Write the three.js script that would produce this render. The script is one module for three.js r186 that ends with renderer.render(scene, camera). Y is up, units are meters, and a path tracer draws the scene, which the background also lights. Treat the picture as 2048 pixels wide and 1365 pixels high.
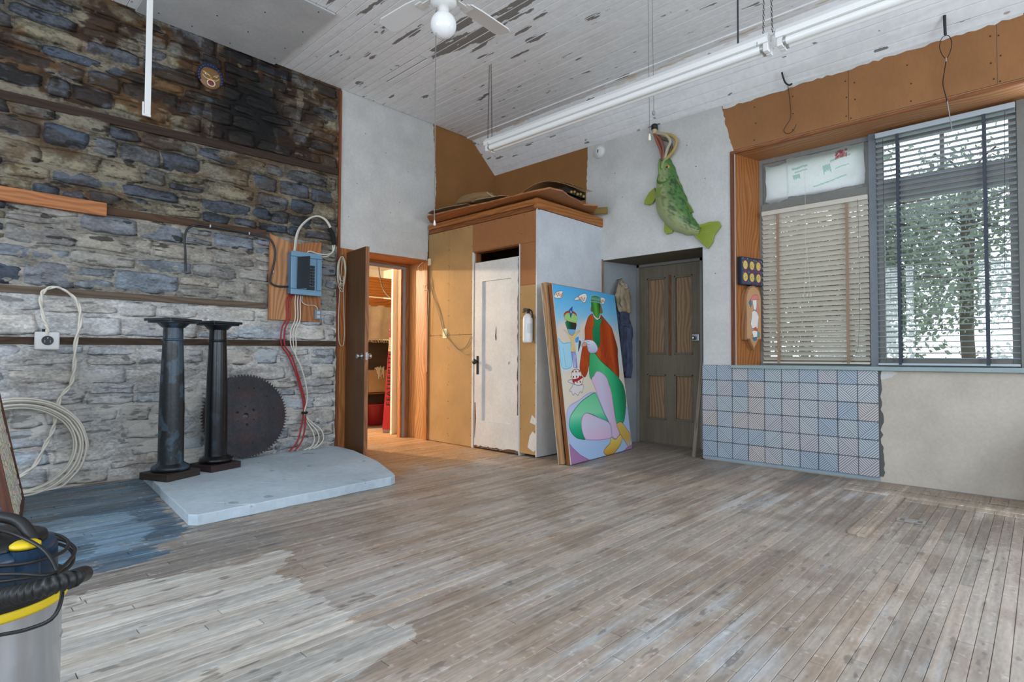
import * as THREE from 'three';
import { mergeGeometries, mergeVertices, toCreasedNormals } from 'three/addons/utils/BufferGeometryUtils.js';
import { RoundedBoxGeometry } from 'three/addons/geometries/RoundedBoxGeometry.js';
import { Brush, Evaluator, SUBTRACTION } from 'three-bvh-csg';
import { RectAreaLightUniformsLib } from 'three/addons/lights/RectAreaLightUniformsLib.js';

// ---------------------------------------------------------------- camera, sky, light, exposure
const scene = new THREE.Scene();
const camera = new THREE.PerspectiveCamera(62.63, 2048 / 1365, 0.05, 200);
camera.position.set(5.610, 1.04, 5.568);
camera.rotation.order = 'YXZ';
camera.rotation.set(0.02841, 0.75704, 0.00402);
const renderer = new THREE.WebGLRenderer({ antialias: true });
renderer.toneMapping = THREE.LinearToneMapping;
renderer.toneMappingExposure = 1.0;
renderer.shadowMap.enabled = true;
scene.background = new THREE.Color(0.86, 0.94, 1.0);      // even, bright overcast sky
scene.backgroundIntensity = 1.8;
RectAreaLightUniformsLib.init();
// daylight that enters by the windows of this room: one soft light per opening, just inside the glass, facing the room
function daylight(x, y, z, w, h, tx, tz, power, color = 0xdfeeff) {
  const l = new THREE.RectAreaLight(color, power, w, h);
  l.position.set(x, y, z); l.lookAt(tx, y, tz); l.name = 'window_daylight';
  scene.add(l); return l;
}
const DAY = 6.0;
daylight(8.13, 2.04, 2.6, 2.0, 2.05, 0, 2.6, DAY);        // east wall, near window
daylight(8.13, 2.04, 5.8, 2.0, 2.05, 0, 5.8, DAY);        // east wall, far window
daylight(2.6, 2.04, 8.43, 2.0, 2.05, 2.6, 0, DAY);        // south wall
daylight(5.7, 2.04, 8.43, 2.0, 2.05, 5.7, 0, DAY);        // south wall
daylight(6.05, 2.02, -0.30, 0.95, 2.0, 6.05, 6, DAY);     // third light of the big window, out of the frame

// ---------------------------------------------------------------- helpers
const D = Math.PI / 180, V = (x, y, z) => new THREE.Vector3(x, y, z);
function rng(a) { return () => { a = (a + 0x6d2b79f5) | 0; let t = Math.imul(a ^ (a >>> 15), 1 | a); t = (t + Math.imul(t ^ (t >>> 7), 61 | t)) ^ t; return ((t ^ (t >>> 14)) >>> 0) / 4294967296; }; }
const rnd = rng(7), R = (a, b) => a + (b - a) * rnd();
const lerp = (a, b, t) => a + (b - a) * t, clamp = (x, a = 0, b = 1) => Math.min(b, Math.max(a, x)), sm = (a, b, x) => { const t = clamp((x - a) / (b - a)); return t * t * (3 - 2 * t); };
// value noise, 2-D, smooth
const PERM = new Uint8Array(65536); { const r = rng(3); for (let i = 0; i < 65536; i++) PERM[i] = r() * 256; }
function vn(x, y, s = 0) {
  const xi = Math.floor(x), yi = Math.floor(y); let u = x - xi, v = y - yi; u = u * u * (3 - 2 * u); v = v * v * (3 - 2 * v);
  const h = (i, j) => PERM[(i * 7919 + j * 15731 + s * 24593) & 65535];
  const a = h(xi, yi), b = h(xi + 1, yi), c = h(xi, yi + 1), d = h(xi + 1, yi + 1);
  return (a + (b - a) * u + (c - a) * v + (a - b - c + d) * u * v) / 255;
}
function fbm(x, y, o = 4, s = 0) { let t = 0, a = 0.5, n = 0; for (let i = 0; i < o; i++) { t += a * vn(x, y, s + i); n += a; a *= 0.5; x = x * 2.03 + 17.1; y = y * 2.03 + 9.7; } return t / n; }

const NAMES = {};
function numbered(n) { NAMES[n] = (NAMES[n] ?? -1) + 1; return NAMES[n] ? n + '_' + String(NAMES[n]).padStart(3, '0') : n; }
function shade(o) { o.castShadow = true; o.receiveShadow = true; return o; }
function mesh(name, geo, mat, parent = scene, label) {
  if (Array.isArray(geo)) geo = geo.length > 1 ? merge(geo) : geo[0];
  const m = shade(new THREE.Mesh(geo, mat)); m.name = parent === scene ? numbered(name) : name;
  if (label) m.userData.label = label;
  parent.add(m); return m;
}
function thing(name, label, category, [x, y, z] = [0, 0, 0], ry = 0, group) {
  const o = new THREE.Group(); o.name = numbered(name); o.position.set(x, y, z); o.rotation.y = ry; o.userData = { label, category };
  if (group) o.userData.group = group;
  scene.add(o); return o;
}
function tag(o, label, category, group) { o.userData.label = label; o.userData.category = category; if (group) o.userData.group = group; return o; }
function struct(name, label, category) { const o = new THREE.Group(); o.name = numbered(name); o.userData = { kind: 'structure', label, category }; scene.add(o); return o; }
function merge(list) {
  const clean = list.map((g) => { let q = g.index ? NI(g) : g.clone(); for (const k of Object.keys(q.attributes)) if (!['position', 'normal', 'uv', 'color'].includes(k)) q.deleteAttribute(k); if (!q.attributes.uv) uvs(q); return q; });
  const col = clean.some((g) => g.attributes.color);
  if (col) for (const g of clean) if (!g.attributes.color) tint(g, [1, 1, 1]);
  return mergeGeometries(clean);
}
// metre uv; u runs along `axis` where the face allows it
function uvs(g, axis, ou = 0, ov = 0) {
  const p = g.attributes.position, n = g.attributes.normal, uv = new Float32Array(p.count * 2), ix = 'xyz'.indexOf(axis);
  for (let i = 0; i < p.count; i++) {
    const P = [p.getX(i), p.getY(i), p.getZ(i)], N = [Math.abs(n.getX(i)), Math.abs(n.getY(i)), Math.abs(n.getZ(i))];
    const k = N[0] >= N[1] && N[0] >= N[2] ? 0 : N[1] >= N[2] ? 1 : 2;
    let [a, b] = k === 0 ? [2, 1] : k === 1 ? [0, 2] : [0, 1];
    if (b === ix) [a, b] = [b, a];
    uv[2 * i] = P[a] + ou; uv[2 * i + 1] = P[b] + ov;
  }
  g.setAttribute('uv', new THREE.BufferAttribute(uv, 2)); return g;
}
function tint(g, c) { const n = g.attributes.position.count, a = new Float32Array(n * 3); for (let i = 0; i < n; i++) { a[3 * i] = c[0]; a[3 * i + 1] = c[1]; a[3 * i + 2] = c[2]; } g.setAttribute('color', new THREE.BufferAttribute(a, 3)); return g; }
const NI = (g) => (g.index ? g.toNonIndexed() : g);
// boxes given by their ranges
function bx(x0, x1, y0, y1, z0, z1, axis, r = 0) {
  const w = Math.abs(x1 - x0), h = Math.abs(y1 - y0), d = Math.abs(z1 - z0);
  let g = r ? new RoundedBoxGeometry(w, h, d, 2, Math.min(r, w / 2.1, h / 2.1, d / 2.1)) : new THREE.BoxGeometry(w, h, d);
  if (g.index) g = NI(g);
  g.translate((x0 + x1) / 2, (y0 + y1) / 2, (z0 + z1) / 2);
  return uvs(g, axis, axis ? R(0, 5) : 0, axis ? R(0, 5) : 0);
}
function tube(pts, r, seg = 0, rad = 8, closed = false) {
  const c = new THREE.CatmullRomCurve3(pts.map((p) => (p.isVector3 ? p : V(...p))), closed, 'centripetal');
  return new THREE.TubeGeometry(c, seg || Math.max(8, pts.length * 6), r, rad, closed);
}
function rod(a, b, r, r2 = r, rad = 10) {
  const A = V(...a), B = V(...b), g = new THREE.CylinderGeometry(r2, r, A.distanceTo(B), rad), q = new THREE.Quaternion().setFromUnitVectors(V(0, 1, 0), B.clone().sub(A).normalize());
  return g.applyQuaternion(q).translate((A.x + B.x) / 2, (A.y + B.y) / 2, (A.z + B.z) / 2);
}
function lathe(prof, seg = 40) { return new THREE.LatheGeometry(prof.map(([r, y]) => new THREE.Vector2(r, y)), seg); }
function shape(pts, holes = []) { const s = new THREE.Shape(pts.map(([x, y]) => new THREE.Vector2(x, y))); for (const h of holes) s.holes.push(h); return s; }
function prism(pts, depth, bevel = 0, holes = []) {
  return new THREE.ExtrudeGeometry(shape(pts, holes), { depth, bevelEnabled: bevel > 0, bevelSize: bevel, bevelThickness: bevel, bevelSegments: 2, curveSegments: 16, steps: 1 });
}
function hole(x, y, r, n = 14) { const p = new THREE.Path(); p.absarc(x, y, r, 0, Math.PI * 2, true); return p; }
// outline in (a, b) laid on a wall: 'x' -> a = z, b = y, out along +x; 'z' -> a = x, b = y, out along +z
function onX(g) { return g.applyMatrix4(new THREE.Matrix4().set(0, 0, 1, 0, 0, 1, 0, 0, -1, 0, 0, 0, 0, 0, 0, 1)).translate(0, 0, 0); }   // shape x is -z
function ragged(a, b, step, amp, seed, along) {   // points from a to b with a torn edge across
  const n = Math.max(2, Math.round(Math.hypot(b[0] - a[0], b[1] - a[1]) / step)), r = rng(seed), out = [];
  const dx = (b[0] - a[0]), dy = (b[1] - a[1]), L = Math.hypot(dx, dy);
  for (let i = 0; i <= n; i++) { const t = i / n, o = (r() - 0.5) * 2 * amp * (i && i < n ? 1 : 0); out.push([a[0] + dx * t - dy / L * o, a[1] + dy * t + dx / L * o]); }
  return out;
}

// ---------------------------------------------------------------- textures (what surfaces are made of)
function dtex(w, h, fn, srgb = true, sx = 1, sy = 1) {
  const a = new Uint8Array(w * h * 4);
  for (let j = 0; j < h; j++) for (let i = 0; i < w; i++) { const c = fn((i + 0.5) / w, (j + 0.5) / h), k = 4 * (j * w + i); a[k] = clamp(c[0], 0, 255); a[k + 1] = clamp(c[1], 0, 255); a[k + 2] = clamp(c[2], 0, 255); a[k + 3] = 255; }
  const t = new THREE.DataTexture(a, w, h); t.magFilter = THREE.LinearFilter; t.minFilter = THREE.LinearMipmapLinearFilter; t.wrapS = t.wrapT = THREE.MirroredRepeatWrapping;
  if (srgb) t.colorSpace = THREE.SRGBColorSpace;
  t.repeat.set(1 / sx, 1 / sy); t.needsUpdate = true; return t;
}
function ctex(w, h, draw) {
  const c = document.createElement('canvas'); c.width = w; c.height = h; draw(c.getContext('2d'), w, h);
  const t = new THREE.CanvasTexture(c); t.colorSpace = THREE.SRGBColorSpace; return t;
}
// wood grain, grain along u; 2 m x 0.5 m, tiling roughly
const grainField = (u, v, s) => { const w = fbm(u * 3, v * 2, 3, s) * 1.6, ring = Math.sin((v * 22 + w * 5.5 + 0.5 * Math.sin(u * 6.28)) * 3.1) * 0.5 + 0.5; return 0.55 * ring + 0.45 * fbm(u * 14, v * 160, 3, s + 5); };
const grain = dtex(1024, 512, (u, v) => { const g = grainField(u, v, 11), q = 205 + 50 * g - 34 * Math.pow(1 - g, 3); return [q + 2, q - 8 + 6 * g, q - 22 + 16 * g]; }, true, 2, 0.5);
const grainSoft = dtex(512, 256, (u, v) => { const g = 0.5 * fbm(u * 10, v * 90, 3, 21) + 0.5 * fbm(u * 3, v * 9, 3, 25), q = 200 + 75 * (g - 0.25); return [q, q, q]; }, true, 1.6, 0.4);
const mottle = dtex(512, 512, (u, v) => { const q = 238 + 26 * (fbm(u * 7, v * 7, 4, 31) - 0.5) + 14 * (fbm(u * 90, v * 90, 2, 35) - 0.5); return [q, q, q]; }, true, 1.5, 1.5);
const board = dtex(512, 512, (u, v) => { const q = 232 + 34 * (fbm(u * 5, v * 5, 5, 41) - 0.5) + 10 * (fbm(u * 120, v * 30, 2, 45) - 0.5); return [q + 3, q, q - 5]; }, true, 1.3, 1.3);
const fine = dtex(256, 256, (u, v) => { const q = 128 + 120 * (fbm(u * 40, v * 40, 3, 51) - 0.5); return [q, q, q]; }, false, 0.3, 0.3);
const M = (color, rough = 0.8, o = {}) => new THREE.MeshStandardMaterial({ color, roughness: rough, side: THREE.DoubleSide, ...o });
const woodMat = (color, rough = 0.62, map = grain, o = {}) => M(color, rough, { map, ...o });
const mWhiteWall = M(0xd9d7d2, 0.85, { map: mottle, bumpMap: fine, bumpScale: 0.0006 });
const mTan = M(0xb99562, 0.9, { map: board });
const mTanDark = M(0xa0703e, 0.9, { map: board });
const mCream = M(0xd2c8ba, 0.9, { map: mottle });
const mPly = woodMat(0xc2905c, 0.55);
const mFir = woodMat(0xb9783f, 0.62);
const mFirDark = woodMat(0x94592b, 0.66);
const mBrownDoor = woodMat(0x6d4a2c, 0.5, grainSoft);
const mGreyPaint = M(0x8e8a82, 0.6, { map: mottle });
const mWhitePaint = M(0xdfddd8, 0.55, { map: mottle });
const mBlack = M(0x161718, 0.45);
const mBlackMatt = M(0x1c1a18, 0.9);
const mRoughTimber = woodMat(0x7a6650, 0.9, grainSoft);
const mSteel = M(0xb9bcc0, 0.28, { metalness: 0.95 });
const mIron = M(0x2e2b29, 0.55, { metalness: 0.6 });
const mCableWhite = M(0xd9d2c4, 0.6), mCableRed = M(0x9c2229, 0.5), mCableBlack = M(0x2c2f33, 0.5);
const mPlasticIvory = M(0xd8cfa9, 0.45);
// ---------------------------------------------------------------- floor
function inPoly(p, x, y) { let c = false; for (let i = 0, j = p.length - 1; i < p.length; j = i++) if ((p[i][1] > y) !== (p[j][1] > y) && x < (p[j][0] - p[i][0]) * (y - p[i][1]) / (p[j][1] - p[i][1]) + p[i][0]) c = !c; return c; }
const SAND = [[2.58, 5.07], [2.52, 5.02], [2.66, 4.69], [2.74, 4.485], [2.64, 4.30], [2.64, 4.20], [2.757, 4.20], [2.80, 4.30], [2.896, 4.333], [3.18, 4.347], [3.45, 4.37], [3.64, 4.37], [3.78, 4.30], [3.84, 4.23], [3.90, 4.26], [3.93, 4.425], [3.94, 4.57], [3.93, 4.65], [3.92, 6.6], [2.5, 6.6]];
const BLUE_LIGHT = [[0.0, 5.6], [0.1, 4.2], [1.85, 4.42], [2.02, 4.55], [2.30, 4.72], [2.36, 4.95], [2.30, 5.6]];  // outline of the bluish daylight painted into the floor colour
const BLUE_LIGHT2 = [[1.06, 5.2], [1.10, 4.60], [1.55, 4.55], [1.97, 4.66], [1.98, 4.85], [1.60, 4.93], [1.55, 5.2]];  // brighter part of that painted daylight
const FS = 6.6;
const floorTex = dtex(2048, 2048, (u, v) => {
  const x = u * FS, z = v * FS, wob = (fbm(x * 9, z * 3, 3, 61) - 0.5) * 0.11 + (fbm(x * 40, z * 7, 2, 64) - 0.5) * 0.07;
  const g = fbm(x * 70, z * 3.2, 3, 66), b = fbm(x * 1.7, z * 1.1, 4, 70), k = fbm(x * 5, z * 4, 3, 75), f = fbm(x * 130, z * 36, 2, 78);
  let c = [166 + 22 * (b - 0.5), 153 + 22 * (b - 0.5), 140 + 22 * (b - 0.5)];
  const mix = (d, t) => { for (let i = 0; i < 3; i++) c[i] += (d[i] - c[i]) * t; };
  mix([142, 124, 108], sm(0.45, 0.65, k) * 0.55);
  mix([184, 185, 187], sm(0.44, 0.66, 0.62 * fbm(x * 1.7 + 3, z * 1.3, 4, 84) + 0.38 * fbm(x * 26, z * 1.6, 4, 86)) * (0.35 + 0.5 * sm(3.0, 4.6, x + wob * 4)));      // worn, greyed boards
  if (x < 1.5 && z < 2.9) mix([176, 128, 80], sm(0.40, 0.56, 0.6 * fbm(x * 2.2, z * 2.2, 4, 88) + 0.4 * fbm(x * 22, z * 2, 3, 89) + (1.5 - x) * 0.12 + (2.2 - z) * 0.03) * 0.7);      // warmer orange tone towards the doorway
  if (x > 4.0 && z < 1.75) mix([120, 106, 94], 0.55 * sm(0.40, 0.56, 0.6 * fbm(x * 3, z * 3, 3, 92) + 0.4 * fbm(x * 24, z * 2, 3, 93) + (1.2 - z) * 0.1));
  if (x > 1.4 && x < 3.5 && z < 1.6) mix([124, 110, 98], 0.5 * sm(0.38, 0.56, 0.5 * fbm(x * 3, z * 2, 3, 94) + 0.5 * fbm(x * 24, z * 2, 3, 95) + (1.1 - z) * 0.14));
  if (inPoly(BLUE_LIGHT, x + wob * 1.2, z + wob * 2.5)) { mix([66, 92, 114], 0.85 - 0.3 * sm(0.4, 0.7, k)); if (inPoly(BLUE_LIGHT2, x + wob, z + wob * 2)) mix([136, 168, 192], 0.7); else mix([112, 144, 168], sm(0.52, 0.6, fbm(x * 11, z * 2, 3, 96)) * 0.6); }  // bluish daylight on the boards, mixed into the colour
  else if (x + wob * 2 > 1.9 && x + wob * 2 < 2.74 && z + wob * 4 > 4.15) mix([116, 112, 108], 0.25 + 0.4 * sm(0.4, 0.6, fbm(x * 22, z * 2, 3, 98)));
  if (inPoly(SAND, x + wob, z + wob * 1.4)) { mix([198, 193, 185], 0.88); mix([150, 144, 136], sm(0.55, 0.72, fbm(x * 34, z * 6, 3, 99)) * 0.35); }
  const s = 1 + 0.26 * (g - 0.5) + 0.16 * (f - 0.5);
  mix([84, 76, 70], sm(0.74, 0.80, fbm(x * 34, z * 9, 3, 103)) * 0.4);
  mix([214, 210, 204], sm(0.775, 0.80, fbm(x * 38, z * 38, 2, 107)) * 0.35);
  return [c[0] * s, c[1] * s, c[2] * s];
}, true, FS, FS);
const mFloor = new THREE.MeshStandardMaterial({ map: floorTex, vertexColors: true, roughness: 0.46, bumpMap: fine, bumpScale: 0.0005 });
const floor = struct('floor', 'worn narrow strip hardwood floor with sanded and stained patches and painted bluish daylight', 'floor');
function board3(x0, x1, z0, z1, top, thick, c, bevel = 0.0016) {   // a floor strip with eased top edges
  const y0 = top - thick, y1 = top - bevel, a = x0 + bevel, b = x1 - bevel, p = [], quad = (q) => p.push(...q[0], ...q[1], ...q[2], ...q[0], ...q[2], ...q[3]);
  const e = z0 + bevel, f = z1 - bevel;
  quad([[a, top, f], [b, top, f], [b, top, e], [a, top, e]]);
  quad([[x0, y1, f], [a, top, f], [a, top, e], [x0, y1, e]]); quad([[b, top, f], [x1, y1, f], [x1, y1, e], [b, top, e]]);
  quad([[x0, y0, f], [x0, y1, f], [x0, y1, e], [x0, y0, e]]); quad([[x1, y1, f], [x1, y0, f], [x1, y0, e], [x1, y1, e]]);
  quad([[a, top, f], [a, y0, z1], [b, y0, z1], [b, top, f]]); quad([[b, top, e], [b, y0, z0], [a, y0, z0], [a, top, e]]);
  const g = new THREE.BufferGeometry(); g.setAttribute('position', new THREE.Float32BufferAttribute(p, 3)); g.computeVertexNormals();
  const uv = new Float32Array(p.length / 3 * 2); for (let i = 0; i < p.length / 3; i++) { uv[2 * i] = p[3 * i]; uv[2 * i + 1] = p[3 * i + 2]; } g.setAttribute('uv', new THREE.BufferAttribute(uv, 2));
  return tint(g, c);
}
{
  const W = 0.0506, far = [], list = [], r = rng(19);
  const put = (x, z0, z1) => {
    let z = z0 - r() * 1.2;
    while (z < z1) {
      const L = 0.9 + r() * 1.9, a = Math.max(z, z0), b = Math.min(z + L, z1);
      if (b - a > 0.06) { const t = 0.80 + r() * 0.34, w = (r() - 0.5) * 0.07, top = -0.0008 * r(); list.push({ d: Math.hypot(x - 5.0, ((a + b) / 2) - 4.2) - (b - a) * 0.3, make: () => board3(x + 0.0007, x + W - 0.0007, a + 0.0006, b - 0.0006, top, 0.012, [t * (1 + w), t, t * (1 - w)]) }); }
      z += L;
    }
  };
  for (let i = 0; i * W < 8.2; i++) { const x = i * W; put(x, x > 1.82 && x < 3.02 ? -0.6 : 0, 8.6); }
  for (let i = 1; i * W < 3.3; i++) put(-i * W, 0.3, 3.6);
  list.sort((a, b) => a.d - b.d);
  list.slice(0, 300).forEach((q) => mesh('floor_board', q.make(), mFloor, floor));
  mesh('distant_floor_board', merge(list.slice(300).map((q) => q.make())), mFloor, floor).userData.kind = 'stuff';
  mesh('subfloor', bx(-3.4, 8.5, -0.12, -0.013, -0.9, 8.9), mRoughTimber, floor);
}
// repaired strip along the window wall: three boards across, two that stand proud, a border of short pieces
{
  const c = () => { const t = R(1.2, 1.45); return [t, t * 0.99, t * 0.95]; };
  const across = (x0, x1, z0, z1, top) => mesh('patch_board', board3(x0, x1, z0, z1, top, top + 0.001, c(), 0.001), mFloor, floor, 'pale replacement floor board');
  for (let k = 0; k < 3; k++) across(4.42 + k * 0.012, 5.9, 0.30 + k * 0.062, 0.358 + k * 0.062, 0.003 + 0.001 * k);
  for (let k = 0; k < 15; k++) across(4.42 + k * 0.1, 4.516 + k * 0.1, 0.02, 0.24, 0.002);
  across(4.752, 4.80, 0.53, 1.75, 0.015); across(4.802, 4.85, 0.53, 1.77, 0.013);
  for (let k = 0; k < 11; k++) across(4.86 + k * 0.1, 4.955 + k * 0.1, 0.50, 0.60, 0.003);
}
// ---------------------------------------------------------------- ceiling
const CS = 6.0;
const ceilTex = dtex(1536, 1536, (u, v) => {
  const x = u * CS, z = v * CS; let c = [238, 237, 236];
  const mix = (d, t) => { for (let i = 0; i < 3; i++) c[i] += (d[i] - c[i]) * t; };
  const s = fbm(x * 3, z * 22, 3, 111); mix([220, 218, 215], sm(0.5, 0.8, s) * 0.5);
  // flaked paint round the fan: bare grey wood in streaks along the boards
  const bump = (cx, cz, rx, rz) => Math.exp(-((x - cx) ** 2 / rx ** 2 + (z - cz) ** 2 / rz ** 2));
  const m = 0.31 * bump(1.75, 2.22, 0.6, 0.24) + 0.24 * bump(2.4, 2.05, 0.55, 0.2) + 0.22 * bump(1.35, 2.6, 0.25, 0.2) + 0.18 * bump(2.0, 1.70, 0.45, 0.12) + 0.26 * bump(2.0, 3.2, 0.6, 0.25);
  const n = fbm(x * 3.6, z * 15, 5, 115) ;
  if (n + m > 0.785) mix([122, 117, 112], 0.92); else if (n + m > 0.773) mix([236, 235, 233], 0.8);
  if (fbm(x * 9, z * 15, 3, 119) > 0.86) mix([120, 110, 100], 0.55);
  if (z < 0.53 && z > 0.42) { const q = fbm(x * 6, z * 60, 3, 123); mix([196, 168, 138], sm(0.55, 0.75, q) * 0.6); }
  const f = 1 + 0.05 * (fbm(x * 30, z * 30, 2, 127) - 0.5);
  return [c[0] * f, c[1] * f, c[2] * f];
}, true, CS, CS);
const mCeil = new THREE.MeshStandardMaterial({ map: ceilTex, roughness: 0.62, side: THREE.DoubleSide });
const ceiling = struct('ceiling', 'white painted tongue and groove board ceiling with flaking paint', 'ceiling');
const CH = 4.005;
function ceilBoard(L, w) {   // unit made for all: runs along x, V edges below
  const e = 0.0035, s = shape([[-w / 2, 0.016], [w / 2, 0.016], [w / 2, e], [w / 2 - e, 0], [-w / 2 + e, 0], [-w / 2, e]]);
  return new THREE.ExtrudeGeometry(s, { depth: L, bevelEnabled: false }).rotateY(Math.PI / 2);   // shape x -> -z, extrude -> +x
}
{
  const w = 0.0905, n0 = Math.ceil((8.6 - 0.53) / w);
  for (let i = 0; i < n0; i++) {
    const zc = 0.53 + (i + 0.5) * w, covered = zc > 3.17 && zc < 4.37, x0 = covered ? 1.22 : 0.012, cut = covered ? [] : i % 3 === 0 ? [3.7] : i % 3 === 1 ? [2.5, 6.1] : [5.1], hatch = zc > 2.06 && zc < 2.29; if (hatch) cut.unshift(0.50, 1.21);
    const xs = [x0, ...cut, 8.2].filter((q, k) => k === 0 || q > x0);
    for (let k = 0; k + 1 < xs.length; k++) {
      const loose = hatch && xs[k] === 0.50, g = ceilBoard(xs[k + 1] - xs[k] - (hatch && k < 2 ? 0.010 : 0.001), w - (loose ? 0.013 : 0.0028)); g.translate(xs[k], CH + R(0, 0.0015), zc); mesh('ceiling_board', uvs(NI(g)), mCeil, ceiling);
    }
  }
  // sloping part above the window wall, from z 0.43 down to the wall head at 3.61
  const a = [0.445, CH - 0.005], b = [-0.02, 3.595], L = Math.hypot(a[0] - b[0], a[1] - b[1]), ang = Math.atan2(a[1] - b[1], a[0] - b[0]), m = 6, ww = L / m;
  for (let i = 0; i < m; i++) {
    const t = (i + 0.5) / m, g = ceilBoard(8.2, ww - 0.0016); g.rotateX(-ang); g.translate(0, lerp(a[1], b[1], t), lerp(a[0], b[0], t));
    const gg = uvs(NI(g)); mesh('sloping_board', gg, mCeil, ceiling);
  }
  mesh('break_trim', uvs(bx(0, 8.2, CH - 0.012, CH + 0.02, 0.43, 0.535)), mCeil, ceiling, 'wide painted trim board at the ceiling break with rust marks');
  mesh('plasterboard_patch', bx(0.02, 1.225, CH - 0.022, CH - 0.004, 3.165, 4.36), M(0xcbcac8, 0.9, { map: mottle }), ceiling, 'plain grey plasterboard sheet screwed to the boards');
  const nails = []; for (let k = 0; k < 14; k++) nails.push(new THREE.CylinderGeometry(0.006, 0.006, 0.003, 8).translate(0.1 + (k % 4) * 0.34 + R(-0.05, 0.05), CH - 0.0232, 3.25 + Math.floor(k / 4) * 0.33 + R(-0.05, 0.05)));
  mesh('plasterboard_screws', merge(nails), mIron, ceiling).userData.kind = 'stuff';
  const rs = []; rs.push(bx(0, 8.5, CH + 0.02, CH + 0.16, 0.3, 8.9)); mesh('roof_deck', rs, mRoughTimber, ceiling);
  const rg = prism([[-0.5, 4.0], [-0.5, 3.60], [0.0, 3.63], [0.46, 4.03], [0.46, 4.16], [-0.5, 4.16]].map(([z, y]) => [-z, y]), 8.9); rg.rotateY(Math.PI / 2).translate(-0.4, 0, 0); mesh('eave_deck', uvs(NI(rg)), mRoughTimber, ceiling);
}
// ---------------------------------------------------------------- stone wall
const SW = 4.3;   // texture covers z 2.3..6.6 and y 0..4.3
const STAIN = (z, y) => {   // wet black soot and rust that ran down from the roof
  const w = (fbm(z * 4, y * 3, 4, 131) - 0.5) * 0.7, run = fbm(z * 9, y * 1.3, 4, 135);
  const core = 1 - sm(0.10, 0.34, Math.hypot((z - 3.36 + (y - 3.5) * 0.1) * 0.9, (y - 3.42) * 0.62) + w * 0.35);
  const band = sm(3.02, 3.10, y) * (1 - sm(0.30, 0.75, Math.abs(z - 3.3) + w)) ;
  return [clamp(core * 0.95), clamp((run > 0.47 ? 1 : 0.35) * band)];
};
const stoneTex = dtex(2048, 2048, (u, v) => {
  const z = 2.3 + u * SW, y = v * SW;
  const lay = fbm(z * 5, y * 19, 5, 141), gr = fbm(z * 60, y * 90, 3, 146), big = fbm(z * 2.2, y * 3.2, 4, 150);
  let c = [1, 1, 1].map(() => 220 + (y > 2.25 ? 190 : y > 1.53 ? 130 : 95) * (lay - 0.5) + (y > 2.25 ? 130 : 85) * (gr - 0.5) + 60 * (big - 0.5));
  const mix = (d, t) => { for (let i = 0; i < 3; i++) c[i] += (d[i] - c[i]) * t; };
  const [s1, s2] = STAIN(z, y);
  const ru = fbm(z * 3.1, y * 5.2, 5, 155);
  mix([150, 96, 48], sm(0.50, 0.64, ru) * (y > 3.06 ? 0.72 : y > 2.2 ? 0.38 : 0.04));          // rust from iron in the stone
  mix([88, 52, 26], sm(0.57, 0.68, fbm(z * 5, y * 6, 4, 160)) * (y > 3.06 ? 0.75 : y > 2.2 ? 0.22 : 0.08));
  mix([66, 38, 22], s2 * 0.75); mix([16, 12, 10], s1 * 0.97);
  if (y < 2.1) mix([236, 234, 228], sm(0.54, 0.62, fbm(z * 2.6, y * 7, 5, 164)) * (y + (fbm(z * 3, y * 3, 3, 166) - 0.5) * 0.6 < 1.15 ? 0.7 : 0.25));       // limewash smears
  mix([255, 250, 240], sm(0.74, 0.78, fbm(z * 12, y * 28, 3, 168)) * 0.6 * (s1 > 0.3 ? 0.15 : 1));
  mix([40, 38, 38], sm(0.70, 0.75, fbm(z * 8, y * 26, 4, 172)) * (y > 1.95 ? 0.6 : 0.32));                        // cracks and pits
  return c;
}, true, SW, SW);
stoneTex.offset.set(-2.3 / SW, 0);
const stoneBump = dtex(1024, 1024, (u, v) => { const z = u * 2, y = v * 2, q = 255 * (0.55 * fbm(z * 7, y * 42, 4, 181) + 0.45 * fbm(z * 30, y * 44, 4, 186)); return [q, q, q]; }, false, 2, 2);
const stoneM = (c, r = 0.85) => M(c, r, { map: stoneTex, bumpMap: stoneBump, bumpScale: 0.013 });
const wallLeft = struct('wall_left', 'old rubble stone wall of dark slate blocks, limewashed lower down', 'wall');
const upper = [0x5c616b, 0x4f545e, 0x6d6d6f, 0x5f6168, 0x78756f, 0x827a68, 0x4c5563, 0x90876f].map((c) => stoneM(c, 0.7));
const lower = [0xd6d6d6, 0xcacccf, 0xdedbd7, 0xcfcdca, 0xe0dcd5, 0xbfc5cb, 0xc6cfd7, 0xd8d3cc].map((c) => stoneM(c));
const middle = [0x9b9c9d, 0x8d9095, 0xa8a49c, 0x96938f, 0xb3aca0, 0x858b93, 0x8f99a3, 0xa09a92].map((c) => stoneM(c));
const mMortarUp = stoneM(0x837a69), mMortarLow = stoneM(0xd8d6d2);
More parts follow.
